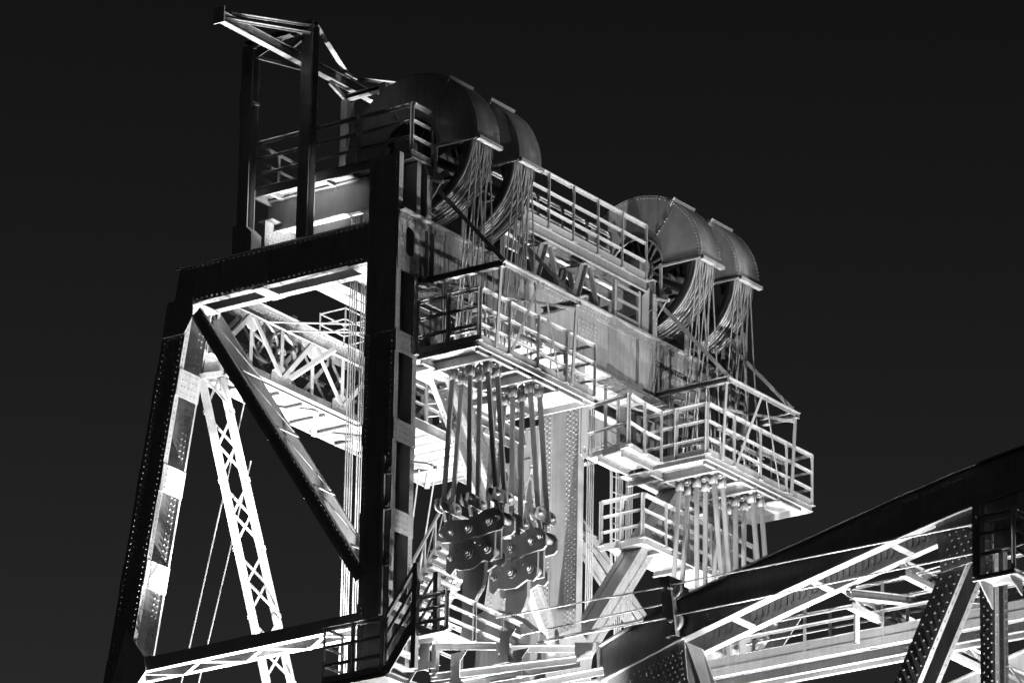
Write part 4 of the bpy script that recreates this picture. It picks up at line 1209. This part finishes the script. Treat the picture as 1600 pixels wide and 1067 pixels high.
put('far_gusset', MB().poly([(12.25, SV0 - 0.05, -6.62), (12.75, SV0 - 0.05, -6.55), (12.75, SV0 - 0.05, -7.3), (12.1, SV0 - 0.05, -7.15)], (0, 0.02, 0)), GALV, span)
# lower chords, floor beams (below the picture)
for v in (SV0, SV0 + 7.6):
    put('bottom_chord', MB().box(4.0, 18.5, v, v + 0.6, -14.6, -14.0), PAINT, span)
for u in (4.6, 8.0, 11.5, 15.0, 18.0):
    put('floor_beam', MB().ibar((u, SV0 + 0.6, -14.3), (u, SV0 + 7.6, -14.3), 0.3, 0.55, 0.03), PAINT, span)
span_post((11.70, SV0 + 7.78, -6.9), (11.70, SV0 + 7.78, -14.0), 0.27, 0.42, 'truss_post')
span_post((11.42, SV0 + 7.58, -7.2), (7.0, SV0 + 7.58, -14.0), 0.42, 0.62, 'truss_diagonal')
# lateral struts between the two chords
def vstrut(u, z, dz=0.35):
    mb = MB().ang((u, SV0 + SW, z), (u, SV0 + 7.4, z), 0.14, 0.10).ang((u, SV0 + SW, z - dz), (u, SV0 + 7.4, z - dz), 0.14, 0.10, up=(0, 0, -1))
    o = put('lateral_strut', mb, PAINT, span)
    for k in range(10):
        y0, y1 = SV0 + SW + k * 0.66, SV0 + SW + (k + 1) * 0.66
        za, zb_ = (z, z - dz) if k % 2 == 0 else (z - dz, z)
        put('lacing_bar', MB().bar((u + 0.03, y0, za - 0.02), (u + 0.03, y1, zb_ + 0.02), 0.012, 0.06, up=(0, 0, 1)), PAINT, o)
    return o
vstrut(8.25, -7.50)
vstrut(9.35, -7.15, 0.30)
vstrut(12.2, -6.9)
for a, b in (((8.3, SV0 + SW, -7.6), (11.6, SV0 + 7.4, -7.1)), ((11.6, SV0 + 7.4, -7.0), (14.6, SV0 + SW, -6.5))):
    put('lateral_diagonal', MB().ibar(a, b, 0.16, 0.16, 0.014), PAINT, span)
put('sway_post', MB().ang((8.038, 3.0, -7.41), (8.036, 3.0, -8.279), 0.14, 0.12, up=(1, 0, 0)), PAINT, span)
put('sway_bracket', MB().poly([(7.827, 2.42, -7.357), (8.12, 2.42, -7.29), (8.036, 2.9, -7.223), (8.035, 2.9, -7.497)], (0.03, 0, 0)), PAINT, span)
put('sway_brace', MB().prof((6.015, 4.3, -6.788), (5.359, 4.3, -7.575), X, Y, [(-0.18, 0.02, 0, 0.02), (0.05, 0.25, 0, 0.02), (0.02, 0.05, 0.01, 0.015)]), PAINT, span)
# end framing: beams that fan out from the chord end to the tower
for (a, b) in (((1.152, -0.111, -7.95), (2.067, 0.462, -7.95)), ((2.21, 0.728, -7.95), (3.182, 1.337, -7.95)),
               ((1.014, -0.055, -8.5), (3.449, 0.967, -8.3)), ((1.134, 0.132, -8.65), (3.458, 1.053, -8.35)), ((2.008, 0.475, -8.8), (3.826, 1.259, -8.5)), ((0.995, 0.518, -8.8), (3.575, 1.62, -8.6))):
    put('end_beam', MB().ang(a, b, 0.09, 0.13, 0.016), GALV, span)
for (x_, a, b) in ((0, (0.972, -0.173, -7.9), (0.887, -0.037, -8.45)), (1, (2.228, 0.503, -7.75), (2.237, 0.51, -8.35)), (2, (1.456, 0.096, -8.15), (1.45, 0.126, -8.8)), (3, (2.406, 0.654, -8.1), (2.452, 0.606, -8.6))):
    p, q = vv(a), vv((a[0], a[1], b[2]))
    put('end_bracket', MB().prof(p, q, X, Y, [(-0.10, 0.10, -0.012, 0.012), (-0.012, 0.012, 0.012, 0.12)]).poly([p + X * 0.10, p + X * 0.24, p + X * 0.10 - Z * 0.16], (0, 0.012, 0)).poly([q + X * 0.10, q + X * 0.24, q + X * 0.10 + Z * 0.16], (0, 0.012, 0)).poly([q - X * 0.10, q - X * 0.24, q - X * 0.10 + Z * 0.16], (0, 0.012, 0)), GALV, span)
put('end_plate', MB().poly([(3.339, 1.077, -8.0), (3.598, 1.239, -8.0), (3.555, 1.306, -8.25), (3.3, 1.139, -8.3)], (0, 0.03, 0)), PAINT, span)
# lifting beam at the end of the span that carries the equalizers
lb = put('lifting_beam', MB().box(0.6, 1.3, 0.8, 3.1, -9.2, -8.45).box(1.35, 4.0, 1.75, 2.25, -9.2, -8.5), PAINT, span)
put('hanger_housing', MB().poly([(0.72, 1.72, -6.85), (1.02, 1.66, -6.80), (1.5, 1.66, -6.95), (1.95, 1.66, -7.35), (1.95, 1.66, -8.4), (0.72, 1.66, -8.4)], (0, 0.5, 0)), CAST, span)
put('hanger_side', MB().poly([(0.5, 0.75, -8.3), (1.3, 0.75, -8.3), (1.7, 0.75, -8.55), (1.7, 0.75, -9.2), (0.5, 0.75, -9.2)], (0, -0.03, 0)), PAINT, span)

# catwalk on the span
t = thing('span_catwalk', 'bright catwalk with pipe railing running through the lift span', 'walkway')
CV = 3.4
CZ = -8.13
put('floor_plate', MB().box(4.3, 17.5, CV, CV + 0.8, CZ - 0.02, CZ), FLOOR, t)
put('edge_channel', MB().box(4.3, 17.5, CV - 0.02, CV - 0.001, CZ - 0.14, CZ + 0.02), GALV, t)
put('kick_plate', MB().box(4.3, 17.5, CV - 0.012, CV - 0.002, CZ + 0.022, CZ + 0.20), GALV, t)
put('stringer', MB().chan((4.3, CV + 0.1, CZ - 0.24), (17.5, CV + 0.1, CZ - 0.24), 0.08, 0.20), PAINT, t)
put('stringer', MB().chan((4.3, CV + 0.7, CZ - 0.14), (17.5, CV + 0.7, CZ - 0.14), 0.08, 0.20), PAINT, t)
for side, y in (('near', CV - 0.02), ('far', CV + 0.8)):
    put('pipe_rail', MB().ang((4.9, y, CZ + 1.05), (17.5, y, CZ + 1.05), 0.06, 0.05), GALV, t)
    put('pipe_rail', MB().tube([(4.9, y, CZ + 0.68), (17.5, y, CZ + 0.68)], 0.022, 8), GALV, t)
    put('pipe_rail', MB().ang((4.9, y, CZ + 0.52), (17.5, y, CZ + 0.52), 0.06, 0.05), GALV, t)
    for k in range(8):
        u = 5.05 + k * 1.63
        put('railing_post', MB().prof((u, y, CZ), (u, y, CZ + 1.04), X, Y, [(-0.03, 0.03, -0.006, 0.006), (-0.03, -0.018, 0.006, 0.05)]), GALV, t)
for k in range(8):
    u = 4.6 + 1.7 * k
    put('floor_joist', MB().chan((u, CV, CZ - 0.08), (u, CV + 0.8, CZ - 0.08), 0.05, 0.10), PAINT, t)

# lookout platform on the first truss post
t = thing('post_platform', 'small railed platform bracketed to the first post of the lift span at the right edge', 'platform')
z = -8.28
put('floor_plate', MB().box(11.68, 12.48, 1.0, 1.57, z - 0.02, z).box(12.481, 13.6, 1.15, 1.57, z - 0.02, z), FLOOR, t)
put('edge_channel', MB().chan((11.66, 0.98, z - 0.04), (12.50, 0.98, z - 0.04), 0.05, 0.09), GALV, t)
put('edge_channel', MB().chan((12.50, 0.98, z - 0.04), (12.50, 1.5, z - 0.04), 0.05, 0.09), GALV, t)
put('bracket', MB().poly([(11.72, 1.5, z - 0.03), (11.72, 1.02, z - 0.03), (11.72, 1.5, z - 0.45)], (0.03, 0, 0)), PAINT, t)
put('bracket', MB().poly([(12.3, 1.5, z - 0.03), (12.3, 1.02, z - 0.03), (12.3, 1.5, z - 0.3)], (0.03, 0, 0)), PAINT, t)
put('corner_post', MB().prof((11.74, 1.0, z), (11.74, 1.0, z + 1.36), X, Y, [(-0.09, 0.06, -0.01, 0.01), (0.045, 0.06, 0.01, 0.16)]), PAINT, t)
railing(t, [(11.74, 1.5, z), (11.74, 1.02, z), (12.46, 1.02, z), (12.46, 1.5, z)], nposts=[1, 1, 1], h=1.1, mids=(0.42, 0.78))

# span cables on their pulley bracket
br = thing('pulley_bracket', 'dark leaning bracket with two guide pulleys on the end of the lift span chord', 'bracket')
bt, bb = vv((5.024, 1.38, -6.974)), vv((5.173, 1.38, -8.112))
ax = (bb - bt).normalized()
put('bracket_plate', MB().prof(bt, bb, X, Y, [(-0.10, 0.12, 0, 0.03), (-0.10, -0.08, 0.03, 0.2), (0.10, 0.12, 0.03, 0.2)]), PAINT, br)
put('bracket_arm', MB().bar((5.183, 1.45, -7.162), (5.505, 1.6, -7.38), 0.05, 0.05), PAINT, br)
for x_, y_ in ((1, (5.163, 1.4, -7.208)), (2, (5.197, 1.4, -7.836))):
    c = vv(y_)
    put('guide_pulley', MB().lathe(tuple(c), [(0.05, 0.05), (0.20, 0.05), (0.17, 0.09), (0.20, 0.13), (0.05, 0.13)], 20), GALV, br, True)
    put('pulley_pin', MB().lathe(tuple(c), [(0.001, -0.05), (0.04, -0.05), (0.04, 0.14), (0.001, 0.14)], 10), CAST, br, True)
wl_ = [('uppermost thin cable stretched along the top chord of the lift span', (5.19, 1.4, -7.153), (12.496, 1.4, -7.161)),
       ('second thin cable along the lift span, below the uppermost one', (5.182, 1.42, -7.733), (12.478, 1.42, -7.674)),
       ('thin cable passing behind the chord to the post platform', (8.7, 2.9, -7.293), (11.579, 2.9, -7.063)),
       ('paired thin cable below the chord near the truss diagonal', (8.304, 3.0, -7.242), (10.412, 3.0, -7.249)),
       ('dark to bright cable from the equalizers up to the pulley bracket', (1.736, 0.9, -7.314), (5.033, 1.35, -7.188)),
       ('middle thin cable from the stair railing to the pulley bracket', (2.269, 0.95, -7.707), (5.01, 1.35, -7.507)),
       ('lowest thin cable ending in the long turnbuckle at the chord end', (2.559, 1.0, -7.899), (5.095, 1.35, -7.773))]
for lab, a, b in wl_:
    wire('span_cable', lab, [a, b], 0.015, 'thin cables along the lift span')
wire('turnbuckle', 'long bright rod lying on the end of the lift span chord', [(2.582, 1.2, -7.813), (3.62, 1.3, -7.759), (4.616, 1.35, -7.726)], 0.03, cat='rod', material=GALV)

# ---------------------------------------------------------------- lower access platform, stair and railings by the dark column
t = thing('access_platform', 'dark access platform with railing at the foot of the picture beside the column', 'platform')
z = -8.52
YV = -0.62
put('floor_plate', MB().box(-0.95, 0.48, YV, -0.05, z - 0.02, z), FLOOR, t)
put('edge_channel', MB().chan((-0.95, YV - 0.02, z - 0.05), (0.48, YV - 0.02, z - 0.05), 0.05, 0.10), PAINT, t)
put('edge_channel', MB().chan((0.50, YV, z - 0.05), (0.50, 0.4, z - 0.05), 0.05, 0.12), PAINT, t)
put('grating', MB().box(-0.2, 0.47, YV + 0.03, -0.06, z - 0.055, z - 0.022), PAINT_OLD, t)
railing(t, [(-0.93, -0.1, z), (-0.93, YV, z), (0.38, YV, z)], h=1.06, nposts=[1, 2], mids=(0.36, 0.71), kick=0.12)
# stair up to the span end
st_ = thing('short_stair', 'short steep stair with slanting handrails beside the access platform', 'stair')
s0, s1 = vv((0.45, YV, z)), vv((1.08, YV, z + 0.85))
for dy in (0.0, 0.62):
    put('stringer', MB().bar(s0 + Y * dy, s1 + Y * dy, 0.02, 0.18), PAINT, st_)
    for hh in (0.42, 0.72, 1.06):
        put('handrail', MB().bar(s0 + Y * dy + Z * hh, s1 + Y * dy + Z * hh, 0.02 if hh < 1 else 0.06, 0.06), GALV, st_)
    put('newel_post', MB().bar(s1 + Y * dy - Z * 0.9, s1 + Y * dy + Z * 1.08, 0.10, 0.10, (1, 0, 0)), PAINT, st_)
for k in range(4):
    p = s0.lerp(s1, (k + 0.6) / 4)
    put('tread', MB().box(p.x - 0.12, p.x + 0.12, p.y + 0.01, p.y + 0.61, p.z, p.z + 0.025), FLOOR, st_)
# upper landing railing running across to the span
t = thing('landing_platform', 'landing with railing between the stair and the equalizer hangers', 'platform')
LZ2 = -7.95
a = (2.605, -2.683, -7.95)
p0 = (1.08, YV + 0.05, LZ2)
put('floor_plate', MB().box(1.0, 1.75, YV, 0.2, LZ2 - 0.02, LZ2), FLOOR, t)
railing(t, [p0, (1.75, YV + 0.05, LZ2), (1.75, 1.9, LZ2)], nposts=[1, 3], h=0.75, mids=(0.26, 0.5))
railing(t, [(0.55, YV + 0.6, LZ2 - 0.1), (0.55, 1.5, LZ2 - 0.1)], nposts=[2], h=0.9, mids=(0.3, 0.6))
# lattice sided stair rising behind the equalizers
ls = thing('lattice_stair', 'bright stair with lattice side girder rising behind the stair landing', 'stair')
a0, a1 = vv((-1.6, 2.24, -6.614)), vv((-1.6, 4.122, -3.75))
for off in (0.0, 1.05):
    o = Y * off + X * -0.0
    put('stringer', MB().prof(a0 + o, a1 + o, X, Z, [(-0.012, 0.012, -0.10, 0.10)]), PAINT, ls)
    put('handrail', MB().prof(a0 + o + Z * 0.62, a1 + o + Z * 0.62, X, Z, [(-0.03, 0.03, -0.03, 0.03)]), PAINT, ls)
    n = 6
    for k in range(n):
        p = a0.lerp(a1, k / n) + o
        q = a0.lerp(a1, (k + 1) / n) + o
        put('lattice_bar', MB().prof(p + Z * 0.05, q + Z * 0.58, X, Z, [(-0.01, 0.01, -0.03, 0.03)]), PAINT, ls)
        put('lattice_post', MB().prof(p + Z * 0.05, p + Z * 0.6, X, Y, [(-0.02, 0.02, -0.02, 0.02)]), PAINT, ls)
n = 14
for k in range(n):
    p = a0.lerp(a1, (k + 0.5) / n)
    put('tread', MB().box(p.x - 0.13, p.x + 0.13, p.y + 0.02, p.y + 1.03, p.z - 0.02, p.z + 0.02), FLOOR, ls)

# ---------------------------------------------------------------- floodlights (they stand below the frame, aimed up)
def flood(label, p, aim, energy, size=0.12, cone=110, blend=0.6):
    t = thing('floodlight', label, 'floodlight', 'floodlights inside the bridge')
    p = vv(p)
    aim = vv(aim)
    d = (aim - p).normalized()
    s = d.cross(Y).normalized()
    u = s.cross(d)
    k = 0.25 if energy < 1000 else 1.0
    put('housing', MB().prof(p - d * 0.30 * k, p - d * 0.02, s, u, [(-0.24 * k, 0.24 * k, -0.18 * k, 0.18 * k)]), CAST, t)
    put('lens', MB().prof(p - d * 0.02, p - d * 0.012, s, u, [(-0.21 * k, 0.21 * k, -0.15 * k, 0.15 * k)]), LENS, t)
    put('bracket', MB().bar(p - d * 0.28 * k, (p.x, p.y, p.z - 0.7 * k), 0.05 * k, 0.05 * k), CAST, t)
    put('foot', MB().box(p.x - 0.15 * k, p.x + 0.15 * k, p.y - 0.15 * k, p.y + 0.15 * k, p.z - 0.75 * k, p.z - 0.70 * k), CAST, t)
    ld = bpy.data.lights.new('flood_lamp', 'SPOT')
    ld.energy = energy
    ld.spot_size = math.radians(cone)
    ld.spot_blend = blend
    ld.shadow_soft_size = size
    lo = bpy.data.objects.new('flood_lamp', ld)
    COL.objects.link(lo)
    lo.location = S(p + d * 0.03)
    lo.rotation_euler = d.to_track_quat('-Z', 'Y').to_euler()
    lo.parent = t
    return t
for args in (
    ('floodlight low between the columns aimed up at the portal girder', (4.2, 5.2, -17.0), (0.4, 5.4, 0.0), 24000.0),
    ('floodlight low inside the tower near the dark column, aimed up', (-2.3, 2.4, -17.5), (-2.8, 3.0, 0.0), 38000.0),
    ('floodlight low inside the tower beside the far column, aimed up', (-2.4, 8.2, -17.5), (-2.6, 7.6, 0.0), 28000.0),
    ('floodlight on the floor of the lift span near its end, aimed up', (6.6, 2.1, -13.6), (7.2, 2.6, -6.0), 3500.0),
    ('floodlight on the floor of the lift span by the first post, aimed up', (10.6, 2.1, -13.6), (11.0, 2.6, -6.0), 3500.0),
    ('floodlight far out on the lift span floor, aimed back up at the sheaves', (10.5, 4.6, -13.2), (0.6, 5.2, 1.5), 11500.0, 0.07, 60),
    ('floodlight on the opposite end of the bridge, aimed at the tower top', (44.0, 7.5, -17.0), (0.0, 7.0, 0.8), 56000.0, 0.15, 17, 0.7),
    ('floodlight beyond the first post of the lift span, aimed up', (16.5, 2.3, -13.6), (12.5, 2.4, -7.5), 3000.0),
    ('floodlight under the near strut of the tower, aimed up along the side frame', (-1.7, 0.07, -11.0), (-4.3, 0.3, -1.5), 34000.0, 0.08, 56, 0.5),
    ('small floodlight hidden behind the top chord, aimed up at the jib', (-1.9, 0.70, 0.75), (-3.0, 0.62, 2.3), 330.0, 0.05, 112),
    ('floodlight outside the rear leg at the water side, aimed steeply up', (-5.4, -0.13, -17.0), (-5.4, 0.0, -5.0), 4000.0, 0.08, 50),
    ('floodlight below the end of the lift span, aimed up at the equalizers', (4.4, 1.0, -12.5), (1.1, 1.7, -5.5), 6500.0, 0.08, 46, 0.5),
    ('floodlight outside the lift span truss, aimed up along its face', (12.5, 1.38, -16.0), (10.8, 1.5, -7.0), 6500.0),
):
    flood(*args)
